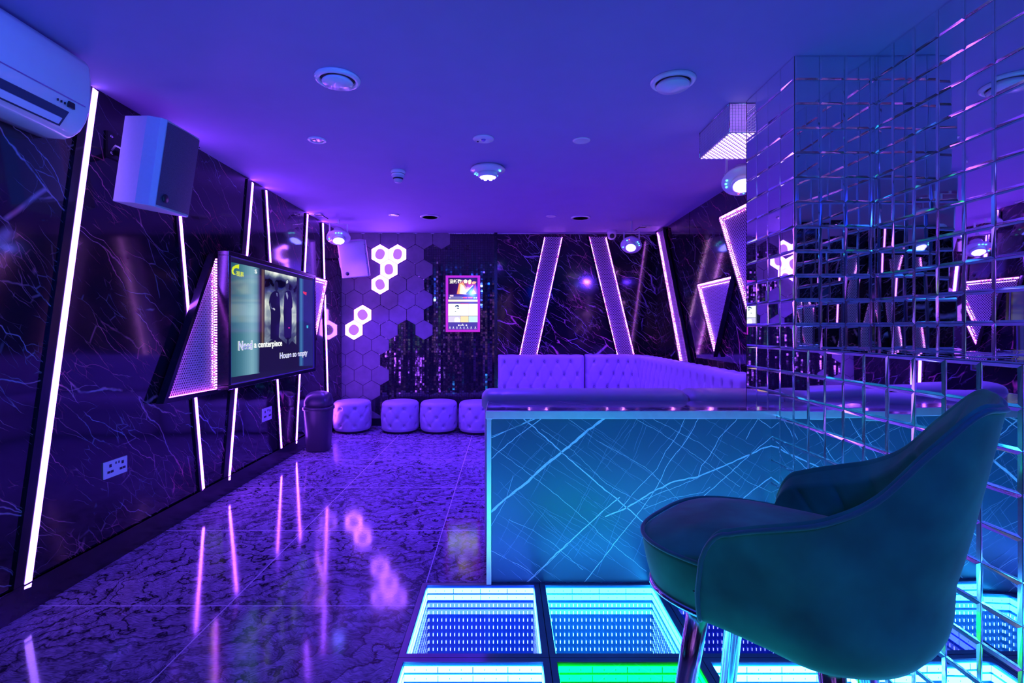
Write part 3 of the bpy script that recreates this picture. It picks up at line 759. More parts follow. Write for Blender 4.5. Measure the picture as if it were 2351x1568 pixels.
lightbox('right', [(1507, 534), (1522, 527), (1583, 845), (1563, 845)], .045, 'narrow mesh strip light on the right wall, nearest the back corner', [1, 3], fr=.02)
lightbox('right', [(1600, 654), (1679, 635), (1639, 812)], .05, 'small inverted triangle mesh light on the right wall', [0, 2], fr=.016, pu=.026, pv=.026)
lightbox('right', [(1650, 500), (1800, 424), (1738, 800)], .05, 'large mesh light on the right wall cut off by the mirror column', [0, 2], fr=.014, pu=.03, pv=.03)
lightbox('left', [(494, 592), (386, 914), (500, 893), (500, 592)], .06, 'large triangular mesh light left of the television', [0, 1, 2], chips=[2], fr=.03, pu=.019, pv=.032, ledm=M_LEDP)
lightbox('left', [(506, 597), (506, 890), (530, 885), (530, 690)], .055, 'narrow mesh light tucked against the television edge', [3], fr=.012, pu=.024, pv=.04)
lightbox('left', [(712, 634), (752, 645), (727, 775)], .05, 'small inverted mesh light right of the television', [0, 1], fr=.012, pu=.03, pv=.03)

for x0, lean, w_, lab in ((-.35, .22, .22, 'mesh strip light behind the viewer, seen in the mirror tiles, nearest the bar side'), (-1.05, -.22, .22, 'mesh strip light behind the viewer, seen in the mirror, leaning the other way'), (-1.75, .12, .16, 'narrow mesh strip light behind the viewer, by the left corner, seen in the mirror tiles')):
    lightbox('front', None, .045, lab, [1, 3], rows=1, ledm=M_LEDF, raw=[(x0+lean, 2.3), (x0+lean+w_, 2.3), (x0+w_-lean, .5), (x0-lean, .5)])
for k_, (x0, x1) in enumerate(((.15, .05), (-.72, -.585), (-1.42, -1.36))):
    t = thing('led_strip', ['violet light strip behind the viewer, seen in the mirror, nearest the bar side', 'violet light strip behind the viewer, seen in the mirror, between two mesh lights', 'violet light strip behind the viewer, seen in the mirror, nearest the left corner'][k_], 'light strip', P('front', x0, 1.2), 'violet light strips on the wall behind the viewer')
    mb = MB(); slab(mb, 'front', [(x0-.02, 2.5), (x0+.02, 2.5), (x1+.02, .15), (x1-.02, .15)], 0, .008, M_BLACK); mb.build('channel', t)
    mb = MB(); slab(mb, 'front', [(x0-.008, 2.5), (x0+.008, 2.5), (x1+.008, .15), (x1-.008, .15)], .008, .012, M_LEDF); mb.build('diffuser', t)

# ---------------------------------------------------------------- television
def txt(body, pl, box, d, m_, name, parent, shear=0, outline=None, bold=0):
    cu_ = bpy.data.curves.new(name, 'FONT'); cu_.body = body; cu_.size = 1; cu_.extrude = 0; cu_.offset = bold
    to = bpy.data.objects.new(name, cu_); COL.objects.link(to); dg = bpy.context.evaluated_depsgraph_get(); dg.update()
    me = bpy.data.meshes.new_from_object(to.evaluated_get(dg)); bpy.data.objects.remove(to)
    if not len(me.vertices): return None
    xs = [v.co.x for v in me.vertices]; ys = [v.co.y for v in me.vertices]; a0, a1, b0, b1 = min(xs), max(xs), min(ys), max(ys)
    u0, v0, u1, v1 = box
    for v in me.vertices:
        u = u0+(v.co.x-a0)/(a1-a0)*(u1-u0); vv = v0+(v.co.y-b0)/(b1-b0)*(v1-v0); v.co = P(pl, u, vv, d)
    me.materials.clear(); me.materials.append(m_)
    o = bpy.data.objects.new(name, me); COL.objects.link(o); o.parent = parent; o.matrix_parent_inverse = parent.matrix_basis.inverted()
    return o
TD = .17
def tvp(cx, cyy, d=TD): return uvpx('left', 510+cx*.2104, 570+cyy*.2104, d)
tv = thing('television', 'large wall television showing karaoke lyrics over a painting', 'television', P('left', 4.5, .9))
U0, U1 = uvpx('left', 527, 700, TD)[0], uvpx('left', 720, 700, TD)[0]; V0, V1 = .875, 1.815
mb = MB(); slab(mb, 'left', [(U0+.32, V0-.05), (U1-.2, V0-.05), (U1-.2, V1+.05), (U0+.32, V1+.05)], .016, .10, M_BLACK); mb.build('wall_box', tv, bevel=.004)
mb = MB()
FW = .032
for a, b in (((U0-FW, V0-FW), (U1+FW, V0)), ((U0-FW, V1), (U1+FW, V1+FW)), ((U0-FW, V0), (U0, V1)), ((U1, V0), (U1+FW, V1))):
    slab(mb, 'left', [a, (b[0], a[1]), b, (a[0], b[1])], .10, TD+.012, M_BLACK)
mb.build('bezel', tv, bevel=.003)
M_VIO = mat('violet_edge', (.45, .3, .8), .25, .6, noise=.05)
mb = MB(); q_ = .007
for a, b in (((U0, V0), (U1, V0+q_)), ((U0, V1-q_), (U1, V1)), ((U0, V0), (U0+q_, V1)), ((U1-q_, V0), (U1, V1))):
    slab(mb, 'left', [a, (b[0], a[1]), b, (a[0], b[1])], TD-.004, TD+.008, M_VIO)
mb.build('inner_rim', tv)  # violet light on the glossy bezel edge, painted as rim colour
_e = {}
def E(col, s=1.0):
    k = (*col, s)
    if k not in _e:
        _e[k] = emis('screen_colour_%d' % len(_e), col, s*.8, False); _e[k].node_tree.nodes['Principled BSDF'].inputs['Roughness'].default_value = .08
    return _e[k]
mb = MB(); L0 = TD+.0
def sp(pts, col, lay, s=1.0, m_=None):
    mb.add([P('left', *tvp(x, y, TD), TD+lay*.0006) for x, y in pts], [tuple(range(len(pts)))], m_ or E(col, s))
slab(mb, 'left', [(U0, V0), (U1, V0), (U1, V1), (U0, V1)], .11, TD, E((.012, .008, .05), 1))
bd = [(95, .02, .10, .14), (150, .035, .14, .19), (210, .06, .20, .26), (270, .12, .30, .38), (330, .20, .42, .50), (375, .12, .28, .38), (405, .03, .05, .12), (412, .02, .02, .1)]
bf = []
for (a, *c0), (a2, *c1) in zip(bd[:-1], bd[1:]):
    for k in range(3): bf.append((a+(a2-a)*k/3, *[x+(y-x)*k/3 for x, y in zip(c0, c1)]))
bf.append(bd[-1])
for (a, r, g, b), (a2, r2, g2, b2) in zip(bf[:-1], bf[1:]):
    yt0 = 150+(a-95)*.215; yt1 = 150+(a2-95)*.215; yb0 = 1408-(a-95)*.145; yb1 = 1408-(a2-95)*.145
    sp([(a, yt0), (a2, yt1), (a2, yb1), (a, yb0)], ((r+r2)/2, (g+g2)/2, (b+b2)/2), 1)
sp([(425, 226), (465, 235), (460, 1090), (415, 1100)], (.05, .028, .03), 2); sp([(438, 229), (450, 232), (446, 1092), (432, 1094)], (.17, .10, .06), 3)
def painting_mat():
    m, t, b = nt('screen_stormy_painting'); setp(b, (.01, .01, .01), .08); u, v = plane_uv(t, 1, 2)
    cb = t.nodes.new('ShaderNodeCombineXYZ'); t.links.new(math_(t, 'MULTIPLY', u, 1.0), cb.inputs[0]); t.links.new(math_(t, 'MULTIPLY', v, 1.3), cb.inputs[1])
    n = t.nodes.new('ShaderNodeTexNoise'); n.inputs['Scale'].default_value = 5; n.inputs['Detail'].default_value = 6; n.inputs['Distortion'].default_value = .6; t.links.new(cb.outputs[0], n.inputs['Vector'])
    # light band across the middle of the sky, dark above, sea below
    g = t.nodes.new('ShaderNodeValToRGB'); g.color_ramp.interpolation = 'EASE'
    for p, c in ((.0, .05), (.22, .30), (.36, .30), (.44, .58), (.60, .70), (.72, .30), (.85, -.0)):
        e = g.color_ramp.elements.new(p); e.color = (c, c, c, 1)
    hh = t.nodes.new('ShaderNodeMapRange'); hh.inputs['From Min'].default_value = 1.02; hh.inputs['From Max'].default_value = 1.80; t.links.new(v, hh.inputs['Value']); t.links.new(hh.outputs[0], g.inputs[0])
    f = math_(t, 'ADD', g.outputs[0], math_(t, 'MULTIPLY', math_(t, 'SUBTRACT', n.outputs['Fac'], .5), 1.25))
    c = t.nodes.new('ShaderNodeValToRGB')
    for p, col in ((.05, (.012, .012, .07)), (.30, (.05, .06, .14)), (.5, (.20, .25, .30)), (.72, (.55, .60, .52)), (1.0, (.82, .85, .70))):
        e = c.color_ramp.elements.new(p); e.color = (*col, 1)
    t.links.new(f, c.inputs[0]); t.links.new(c.outputs[0], b.inputs['Emission Color']); b.inputs['Emission Strength'].default_value = 1.0; m.cycles.emission_sampling = 'NONE'
    return m
sp([(465, 236), (812, 318), (806, 1085), (460, 1095)], None, 2, 1, painting_mat())
sp([(405, 1090), (600, 960), (720, 1060), (760, 1010), (835, 1080), (835, 1310), (400, 1350)], (.010, .006, .04), 5)
# two coated figures
FG = (.008, .004, .05)
sp([(548, 478), (560, 470), (580, 465), (598, 468), (612, 480), (620, 510), (624, 560), (628, 640), (634, 740), (626, 800), (618, 870), (614, 990), (595, 1000), (560, 996), (522, 992), (523, 900), (527, 780), (526, 700), (520, 660), (510, 620), (506, 590), (512, 548), (528, 500)], FG, 6)
sp([(576, 372), (584, 362), (594, 362), (602, 372), (607, 390), (608, 420), (605, 445), (598, 462), (588, 470), (578, 462), (571, 445), (569, 420), (571, 390)], (.012, .01, .05), 6)
sp([(672, 520), (680, 480), (694, 466), (712, 460), (734, 466), (748, 486), (756, 530), (764, 590), (764, 640), (754, 660), (756, 760), (754, 900), (750, 975), (720, 1000), (690, 990), (672, 960), (670, 860), (668, 760), (664, 700), (670, 600)], FG, 6)
sp([(694, 352), (704, 342), (716, 342), (724, 354), (728, 380), (729, 405), (724, 430), (716, 452), (704, 458), (694, 440), (688, 410), (688, 380)], (.02, .02, .08), 6)
sp([(694, 360), (704, 346), (714, 350), (716, 372), (706, 384), (694, 384)], (.5, .55, .62), 7); sp([(688, 486), (704, 478), (716, 520), (710, 560), (700, 540)], (.25, .28, .45), 7); sp([(584, 486), (600, 490), (600, 530), (590, 520)], (.14, .15, .35), 7)
sp([(545, 655), (556, 650), (572, 660), (572, 678), (560, 676)], (.45, .45, .55), 7); sp([(520, 590), (530, 640), (548, 660), (544, 668), (524, 650), (514, 610)], (.09, .10, .25), 7)
sp([(700, 975), (722, 975), (724, 1075), (700, 1080)], FG, 6); sp([(716, 860), (735, 862), (733, 876), (718, 876)], (.5, .02, .25), 7)
for a, a2, c in ((838, 850, (.02, .06, .22)), (850, 868, (.05, .18, .40)), (868, 884, (.03, .09, .30)), (884, 985, (.018, .02, .17))):
    sp([(a, 325+(a-838)*.2), (a2, 325+(a2-838)*.2), (a2, 1280), (a, 1285)], c, 3)
sp([(880, 470), (920, 480), (915, 515), (900, 505), (882, 490)], (.8, .03, .10), 5)
sp([(918, 842), (937, 842), (935, 872), (920, 870)], (.05, .5, .8), 5)
sp([(99, 240), (110, 205), (140, 185), (182, 175), (180, 225), (150, 215), (128, 225), (118, 250), (125, 272), (145, 288), (118, 288), (102, 270)], (.72, .85, .02), 5)
mb.build('screen', tv)
def tbx(x0, y0, x1, y1):
    a = tvp(x0, y0); b = tvp(x1, y1); ym = CYP
    # box with the height of its left edge
    return (a[0], tvp(x0, y0)[1], b[0], tvp(x0, y1)[1])
def ttx(s, x0, ytop, ybot, x1, m_, nm, lay=.006, bold=0):
    u0, va = tvp(x0, ybot); _, vb = tvp(x0, ytop); u1, _ = tvp(x1, ytop)
    return txt(s, 'left', (u0, va, u1, vb), TD+lay, m_, nm, tv, bold=bold)
WHT = E((.85, .9, .85), 1.3); LAV = E((.36, .33, .85), 1.1); YEL = E((.75, .85, .05), 1.0)
ttx('Need', 172, 1012, 1118, 324, WHT, 'lyric_outline', .005, .035); ttx('Need', 176, 1020, 1112, 320, LAV, 'lyric_text', .0055)
ttx('a centerpiece', 342, 1020, 1110, 648, WHT, 'lyric_text', .0055, .025)
ttx('House so empty', 624, 1140, 1226, 926, WHT, 'lyric_outline', .005, .03); ttx('House so empty', 627, 1145, 1222, 924, LAV, 'lyric_text', .0055)
ttx('S', 350, 228, 272, 374, WHT, 'corner_letter', .005, .02)
ttx('视易', 146, 243, 302, 228, YEL, 'channel_logo_text', .005, .02)

# ---------------------------------------------------------------- kiosk screen on the mosaic
KD = .05
def kp(cx, cyy): return uvpx('back', 1000+cx*.11484, 610+cyy*.11484, KD)
kiosk = thing('song_kiosk', 'upright touch screen in a glowing pink frame on the black mosaic', 'touch screen', P('back', -.56, 1.3))
def kr(mb, x0, y0, x1, y1, m_, lay): slab(mb, 'back', [kp(x0, y1), kp(x1, y1), kp(x1, y0), kp(x0, y0)], KD+lay*.001-.001, KD+lay*.001, m_)
mb = MB(); slab(mb, 'back', [kp(203, 1325), (kp(885, 1325)), kp(893, 195), kp(203, 195)], 0, KD-.002, M_PINKF)
for a in ((203, 195, 890, 240), (203, 1277, 887, 1325), (203, 240, 252, 1277), (840, 240, 888, 1277)): kr(mb, *a, M_PINKE, 1)
mb.build('frame', kiosk)
mb = MB()
kr(mb, 252, 240, 840, 1277, E((.02, .015, .14), 1), 1)
kr(mb, 260, 250, 836, 572, E((.03, .0, .07), 1), 2)
def kpoly(pts, col, lay, s=1): mb.add([P('back', *kp(x, y), KD+lay*.001) for x, y in reversed(pts)], [tuple(range(len(pts)))], E(col, s))
kpoly([(420, 570), (460, 350), (560, 290), (800, 330), (830, 560), (700, 575)], (.55, .02, .05), 3)
kpoly([(430, 560), (470, 370), (540, 330), (640, 420), (760, 480), (815, 560), (600, 575)], (1, .38, .05), 4, 1.2)
kpoly([(480, 560), (500, 360), (560, 400), (600, 480), (660, 460), (610, 575)], (1, .85, .40), 5, 1.6)
kpoly([(555, 300), (600, 272), (640, 300), (630, 350), (575, 350)], (1, .9, .5), 6, 1.5); kpoly([(650, 300), (690, 270), (720, 300), (700, 370), (660, 370)], (1, .75, .3), 6, 1.4)
kpoly([(720, 340), (760, 310), (820, 325), (790, 360), (740, 372)], (1, .5, .1), 6, 1.2)
kpoly([(640, 500), (780, 385), (800, 370), (770, 420), (720, 570), (650, 570), (600, 555)], (.03, .05, .08), 7); kpoly([(580, 540), (740, 390), (750, 400), (600, 560)], (1, .85, .6), 8, 1.3)
kpoly([(560, 360), (600, 350), (640, 430), (620, 440)], (.3, .08, .03), 7)
kr(mb, 258, 578, 838, 672, E((.06, .04, .35), 1), 2); kr(mb, 272, 625, 540, 656, E((.75, .75, 1), 1), 3); kr(mb, 300, 632, 530, 650, E((.03, .02, .2), 1), 4)
kr(mb, 548, 625, 636, 655, E((1, .15, .08), 1), 3); kr(mb, 652, 625, 742, 655, E((1, .15, .08), 1), 3); kr(mb, 756, 625, 790, 660, E((.5, 1, .8), 1), 3); kr(mb, 800, 625, 832, 660, E((.8, .95, 1), 1), 3)
kr(mb, 286, 585, 358, 615, E((1, .7, .9), 1), 3)
kr(mb, 254, 676, 842, 720, E((1, .82, .62), 1.3), 3); kr(mb, 256, 724, 838, 755, E((.12, .08, .45), 1), 3)
kr(mb, 254, 760, 500, 1003, E((.85, .97, 1), 1.5), 3); kr(mb, 502, 760, 658, 1003, E((1, .92, .97), 1.5), 3); kr(mb, 662, 760, 842, 1003, E((1, .93, .72), 1.4), 3)
kr(mb, 500, 752, 662, 763, E((.8, .02, .2), 1), 4)
kpoly([(385, 830), (400, 795), (440, 782), (472, 805), (468, 825), (420, 815)], (.02, .06, .14), 5); kpoly([(425, 842), (468, 845), (466, 865), (430, 858)], (.02, .04, .1), 5); kpoly([(380, 925), (400, 900), (418, 915), (400, 925)], (.3, .35, .35), 5)
kr(mb, 254, 1010, 496, 1130, E((.75, .68, .95), 1.1), 3); kr(mb, 500, 1010, 658, 1130, E((1, .75, .40), 1.2), 3); kr(mb, 662, 1010, 842, 1130, E((.55, .82, 1), 1.2), 3)
kpoly([(380, 1128), (375, 1070), (400, 1035), (450, 1030), (490, 1070), (492, 1128)], (.95, .9, 1), 5, 1.3)
kr(mb, 254, 1134, 840, 1275, E((.07, .05, .42), 1), 2)
for x in (465, 617): kpoly([(x+18*math.cos(k*PI/4), 1190+18*math.sin(k*PI/4)) for k in range(8)], (.9, .9, 1), 5)
kpoly([(520, 1170), (540, 1158), (560, 1170), (540, 1182)], (.9, .9, 1), 5); kr(mb, 490, 1183, 570, 1197, E((.8, .8, 1), 1), 4)
for x in (288, 357, 428, 498, 570, 640, 712, 795):
    kpoly([(x-14, 1230), (x, 1214), (x+14, 1230), (x, 1246)], (.85, .85, 1), 5); kr(mb, x-20, 1254, x+22, 1264, E((.7, .65, 1), 1), 4)
mb.build('screen', kiosk)
def ktx(s, x0, y0, x1, y1, m_, nm):
    a = kp(x0, y1); b = kp(x1, y0); txt(s, 'back', (a[0], a[1], b[0], b[1]), KD+.010, m_, nm, kiosk, bold=.02)
ktx('没新歌!', 280, 272, 535, 360, E((1, .95, .75), 1.4), 'headline_text')

# ---------------------------------------------------------------- wall speakers
def speaker(label, c, fwd, roll_, W, H, D, back, mcol, group='wall speakers', cloth=M_DARK):
    f = Vector(fwd).normalized(); r = f.cross(Vector((0, 0, 1))).normalized(); u = r.cross(f).normalized()
    Rl = Matrix.Rotation(roll_, 3, f); r = Rl @ r; u = Rl @ u
    c = Vector(c); t = thing('wall_speaker', label, 'speaker', c, group)
    def p(a, b, d): return c+r*a+u*b+f*d
    mb = MB(); h = H/2; w_ = W/2; bw = w_*back
    for_ = lambda z: [p(-w_+.02, z, 0), p(w_-.02, z, 0), p(w_, z, -.02), p(w_, z, -D*.35), p(bw, z, -D), p(-bw, z, -D), p(-w_, z, -D*.35), p(-w_, z, -.02)]
    mb.hull(for_(-h), for_(h), mcol); mb.build('cabinet', t, bevel=.004)
    gm = mat('speaker_grille_%d' % len(MATS), (.10, .10, .16), .45, .3, noise=.6, nscale=260, bump=.8)
    if cloth is M_WHITEM: gm = mcol
    mb = MB(); g = w_-.022
    arc = [(-g, .002), (-g*.6, .010), (0, .013), (g*.6, .010), (g, .002)]
    mb.add([p(a, -h+.012, d) for a, d in arc]+[p(a, h-.012, d) for a, d in arc], [(i, i+1, 6+i, 5+i) for i in range(4)], gm, True); mb.build('grille', t)
    mb = MB(); rot = f.to_track_quat('Z', 'Y').to_matrix().to_4x4()
    mb.lathe([(.022, 0), (.022, .004), (.0001, .005)], M_DARK, 20, Matrix.Translation(p(w_*.55, -h+.055, .011)) @ rot); mb.build('badge', t)
    for k in range(4):
        mb = MB(); mb.lathe([(.004, 0), (.004, .003)], M_DARK, 8, Matrix.Translation(p(-w_+.016, -h+.05+k*(H-.1)/3, .001)) @ rot); mb.build('screw', t)
    return t, p
t, p = speaker('big pale speaker tilted down from the left wall, nearest the camera', (-1.765, 2.765, 2.135), (1, -.0, -.16), 0.02, .315, .45, .26, .55, M_WHITEM)
mb = MB(); mb.bb((XL, 2.78, 2.22), (XL+.012, 2.92, 2.36), M_DARK); mb.tube([(XL+.01, 2.84, 2.26), (XL+.10, 2.83, 2.22), (XL+.20, 2.80, 2.2)], .014, M_DARK, 8); mb.build('wall_bracket', t)
for a, b_ in ((2.80, 2.335), (2.90, 2.32), (2.80, 2.245)):
    mb = MB(); mb.lathe([(.009, 0), (.008, .008), (.0001, .009)], M_CHROME, 10, Matrix.Translation((XL+.012, a, b_)) @ Vector((1, 0, 0)).to_track_quat('Z', 'Y').to_matrix().to_4x4()); mb.build('bolt', t)
mb = MB(); mb.tube([(XL+.02, 2.80, 2.26), (XL+.07, 2.76, 2.27), (XL+.13, 2.72, 2.24), (XL+.19, 2.72, 2.22)], .005, M_WHITE, 6); mb.build('cable', t)
t, p = speaker('pale speaker in the back left corner, beside the hexagon lamps', (-1.845, 6.22, 2.128), (.16, -1, -.28), .10, .335, .44, .22, .5, M_WHITEM, cloth=M_WHITEM)
mb = MB(); mb.tube([(-1.9, 6.4, 2.15), (-2.05, 6.5, 2.17), (XL+.005, 6.5, 2.17)], .015, M_DARK, 8); mb.build('wall_bracket', t)
mb = MB(); mb.tube([(-2.0, 6.32, 2.25), (-2.05, 6.3, 2.15), (-2.03, 6.3, 2.05), (-1.99, 6.3, 1.98)], .004, M_WHITE, 6); mb.build('cable', t)

# ---------------------------------------------------------------- disco lights
def disco(label, c, n, R, col, watts, yoke=True, aim=None, spot=2.0, phase=0):
    c = Vector(c); n = Vector(n).normalized(); q = n.to_track_quat('Z', 'Y').to_matrix().to_4x4(); Mx = Matrix.Translation(c) @ q
    t = thing('disco_light', label, 'disco light', c, 'saucer-shaped disco lights')
    mb = MB(); mb.lathe([(R*.30, -.115), (R*.42, -.11), (R*.50, -.06), (R*.55, -.035), (R*.95, -.018), (R, 0), (R*.97, .008), (R*.6, .012), (R*.56, .014)] if yoke else [(R*.9, -.03), (R, -.015), (R, -.005), (R*.6, .01), (R*.56, .012)], M_WHITE, 40, Mx); mb.build('saucer_body', t)
    mb = MB(); mb.lathe([(R*.56, .012), (R*.55, .045), (R*.49, .047)], M_WHITE, 32, Mx); mb.build('lens_collar', t)
    mb = MB(); mb.lathe([(R*.49, .046), (R*.35, .052), (R*.12, .055), (.0001, .056)], M_LENS, 32, Mx); ln = mb.build('lens', t)
    for k in range(7):
        a = k*2*PI/7; mb = MB(); rr_ = 0 if k == 6 else R*.31; a = k*PI/3
        mb.lathe([(R*.10, 0), (R*.09, .006), (.0001, .008)], M_LENS, 12, Mx @ Matrix.Translation((rr_*math.cos(a), rr_*math.sin(a), .053))); mb.build('led_lens', t)
    for k, a in enumerate((.3, .6, .9, 2.0, 2.3, 3.6)):
        a += phase; mb = MB(); mb.lathe([(R*.055, 0), (R*.05, .006), (.0001, .007)], M_REDI if k == 3 else M_CYAN, 10, Mx @ Matrix.Translation((R*.78*math.cos(a), R*.78*math.sin(a), .008))); mb.build('indicator', t)
    if yoke:
        side = n.cross(Vector((0, 0, 1))).normalized(); b = c-n*.06
        top = min(ZC-.002, c.z+.17)
        mb = MB(); w_ = R*.72
        P1 = b+side*w_; P2 = b-side*w_
        for p in (P1, P2): mb.box(((p.x), (p.y), (p.z+top)/2), (.014, .014, top-p.z), M_WHITE)
        mb.box(((P1.x+P2.x)/2, (P1.y+P2.y)/2, top-.004), ((P1-P2).length+.014, .02, .006), M_WHITE, Matrix.Rotation(math.atan2(side.y, side.x), 3, 'Z'))
        if top < ZC-.01: mb.box((b.x, b.y, (top+ZC)/2), (.02, .02, ZC-top), M_WHITE)
        mb.build('yoke', t)
        for s_ in (1, -1):
            mb = MB(); mb.lathe([(.016, 0), (.018, .008), (.016, .018)], M_WHITE, 10, Matrix.Translation(b+side*w_*s_) @ (side*s_).to_track_quat('Z', 'Y').to_matrix().to_4x4()); mb.build('knob', t)
    l = lamp('disco_beam', 'SPOT', c+n*.075, col, watts, .05, aim or c+n, spot, blend=.9)
    return t
BV = (.095, .022, 1.0)
disco('white saucer disco light hanging before the back left speaker', (-1.93, 5.93, 2.34), (.16, -.45, -.88), .135, BV, 190, aim=(-.8, 6.2, 0), phase=1)
disco('white saucer disco light above the right part of the back sofa', (1.475, 6.0, 2.265), (-.22, -.62, -.75), .122, BV, 190, aim=(.3, 5.8, 0), phase=-.3)
disco('white saucer disco light below the crystal lamp, half behind the mirror column', (1.63, 3.52, 2.30), (-.15, -.5, -.86), .135, BV, 190, aim=(1.0, 5.5, .3), phase=2.6)
disco('round white disco light fixed flat to the middle of the ceiling', (-.137, 4.04, 2.525), (0, 0, -1), .138, BV, 240, yoke=False, aim=(-.1, 4.6, 0), spot=2.5)

# ---------------------------------------------------------------- ceiling fittings
def cpt(px, py, z=ZC):
    Y = (z-CH)*F/(CYP-py); return ((px-CXP)/F*Y, Y, z)
DN = Matrix.Rotation(PI, 4, 'X')
def fitting(name, label, cat, px, py, prof, m_, parts=(), z=ZC, group=None, n=40, smooth=True):
    x, y, _ = cpt(px, py, z); Mx = Matrix.Translation((x, y, ZC)) @ DN
    t = thing(name, label, cat, (x, y, ZC), group)
    mb = MB(); mb.lathe(prof, m_, n, Mx); mb.build(parts[0] if parts and isinstance(parts[0], str) else 'ring', t)
    for nm, pr, mm in [q for q in parts if not isinstance(q, str)]:
        mb = MB(); mb.lathe(pr, mm, n, Mx, smooth); mb.build(nm, t)
    return t
ringp = lambda R: [(R, 0), (R, .006), (R*.93, .016), (R*.80, .018), (R*.76, .008), (R*.76, 0.001)]
fitting('extract_valve', 'round white air valve on the ceiling, left one near the camera', 'air vent', 775, 180, ringp(.114), M_WHITE, (('throat', [(.086, .001), (.086, .002), (.0001, .002)], M_DARK), ('valve_disc', [(.062, .004), (.078, .022), (.072, .030), (.02, .034), (.0001, .034)], M_WHITE)), group='round air valves')
fitting('extract_valve', 'round white air valve on the ceiling, right one near the mirror column', 'air vent', 1545, 185, ringp(.114), M_WHITE, (('throat', [(.086, .001), (.086, .002), (.0001, .002)], M_DARK), ('valve_disc', [(.066, .006), (.085, .026), (.078, .038), (.03, .046), (.0001, .047)], M_WHITE)), group='round air valves')
for px, py, lab, mm in ((728, 321, 'small recessed downlight, leftmost and nearest of the small ceiling discs', M_CHROME), (904, 493, 'small recessed downlight toward the back, left of a grille disc', M_CHROME)):
    fitting('downlight', lab, 'downlight', px, py, [(.062, 0), (.062, .004), (.055, .009), (.044, .009), (.042, .003)], M_WHITE, (('lamp_face', [(.042, .003), (.03, .005), (.0001, .006)], mm),), group='recessed ceiling downlights')
for px, py, R, lab in ((1335, 322, .061, 'small round ceiling speaker right of the middle'), (1265, 496, .056, 'small dim ceiling disc near the back, left of a grille'),):
    fitting('ceiling_speaker', lab, 'ceiling speaker', px, py, [(R, 0), (R, .004), (R*.9, .008), (R*.72, .007)], M_WHITE, (('grille', [(R*.72, .006), (R*.55, .007), (R*.52, .004), (R*.4, .007), (R*.36, .004), (R*.24, .007), (R*.2, .004), (.0001, .006)], M_VIO),), group='small ceiling speakers')
for px, py, lab in ((987, 497, 'round ceiling grille toward the back, left of the middle'), (1333, 499, 'round ceiling grille toward the back, right of the middle')):
    R = .113; fitting('ceiling_grille', lab, 'air vent', px, py, [(R, 0), (R, .006), (R*.9, .013), (R*.75, .012)], M_WHITE, (('louvre_rings', sum([[(R*q, .012), (R*q-.003, .0085), (R*q-.006, .012)] for q in (.74, .6, .46, .32, .18)], [])+[(.0001, .012)], M_WHITE),), group='round louvred ceiling grilles', smooth=False)
t = fitting('sensor_plate', 'flat white round sensor plate in the middle of the ceiling', 'sensor', 1110, 318, [(.072, 0), (.072, .004), (.068, .008), (.0001, .008)], M_WHITE, ('plate', ('sensor_lens', [(.016, .008), (.012, .016), (.0001, .018)], M_VIO)))
x, y, _ = cpt(1097, 322)
mb = MB(); mb.lathe([(.007, 0), (.006, .004), (.0001, .005)], M_DARK, 10, Matrix.Translation((x, y, ZC-.008)) @ DN); mb.build('screw', t)
fitting('smoke_detector', 'white smoke detector hanging from the ceiling left of the middle', 'smoke detector', 914, 392, [(.060, 0), (.060, .018), (.052, .03), (.052, .045)], M_WHITE, ('body', ('sensing_chamber', [(.052, .044), (.046, .052), (.040, .06), (.034, .082), (.026, .094), (.0001, .096)], M_WHITEM), ('slot_ring', [(.0405, .060), (.0405, .066), (.0375, .072), (.0375, .066)], M_DARK), ('vent_ring', [(.0525, .022), (.0545, .026), (.0525, .030)], M_DARK)))
# dome camera
t = thing('security_camera', 'white dome security camera at the top of the back wall', 'security camera', (1.385, 6.62, ZC))
Mx = Matrix.Translation((1.378, 6.62, ZC)) @ DN
mb = MB(); mb.lathe([(.062, 0), (.062, .03), (.056, .055)], M_WHITE, 32, Mx); mb.build('mount', t)
mb = MB(); mb.lathe([(.057, .05), (.056, .075), (.045, .10), (.025, .117), (.0001, .122)], M_WHITE, 32, Mx); mb.build('ball', t)
mb = MB(); mb.lathe([(.032, 0), (.030, .008), (.02, .013), (.0001, .015)], M_DARK, 24, Matrix.Translation((1.372, 6.575, ZC-.078)) @ Vector((-.1, -1, -.35)).to_track_quat('Z', 'Y').to_matrix().to_4x4()); mb.build('lens', t)
# ceiling junction covers with cables
for x, y, lab in ((-2.09, 5.66, 'small white junction cover on the ceiling by the left corner light'), (1.73, 6.32, 'small white junction cover on the ceiling by the right corner light')):
    t = thing('junction_cover', lab, 'junction box', (x, y, ZC), 'ceiling junction covers')
    mb = MB(); mb.bb((x-.065, y-.05, ZC-.016), (x+.065, y+.05, ZC), M_WHITE); mb.build('cover', t, bevel=.003)
    s_ = 1 if x < 0 else -1
    mb = MB(); mb.tube([(x, y-.05, ZC-.02), (x+.03*s_, y-.09, ZC-.035), (x+.09*s_, y-.07, ZC-.03), (x+.14*s_, y-.02, ZC-.06)], .005, M_DARK, 6); mb.build('cable', t)

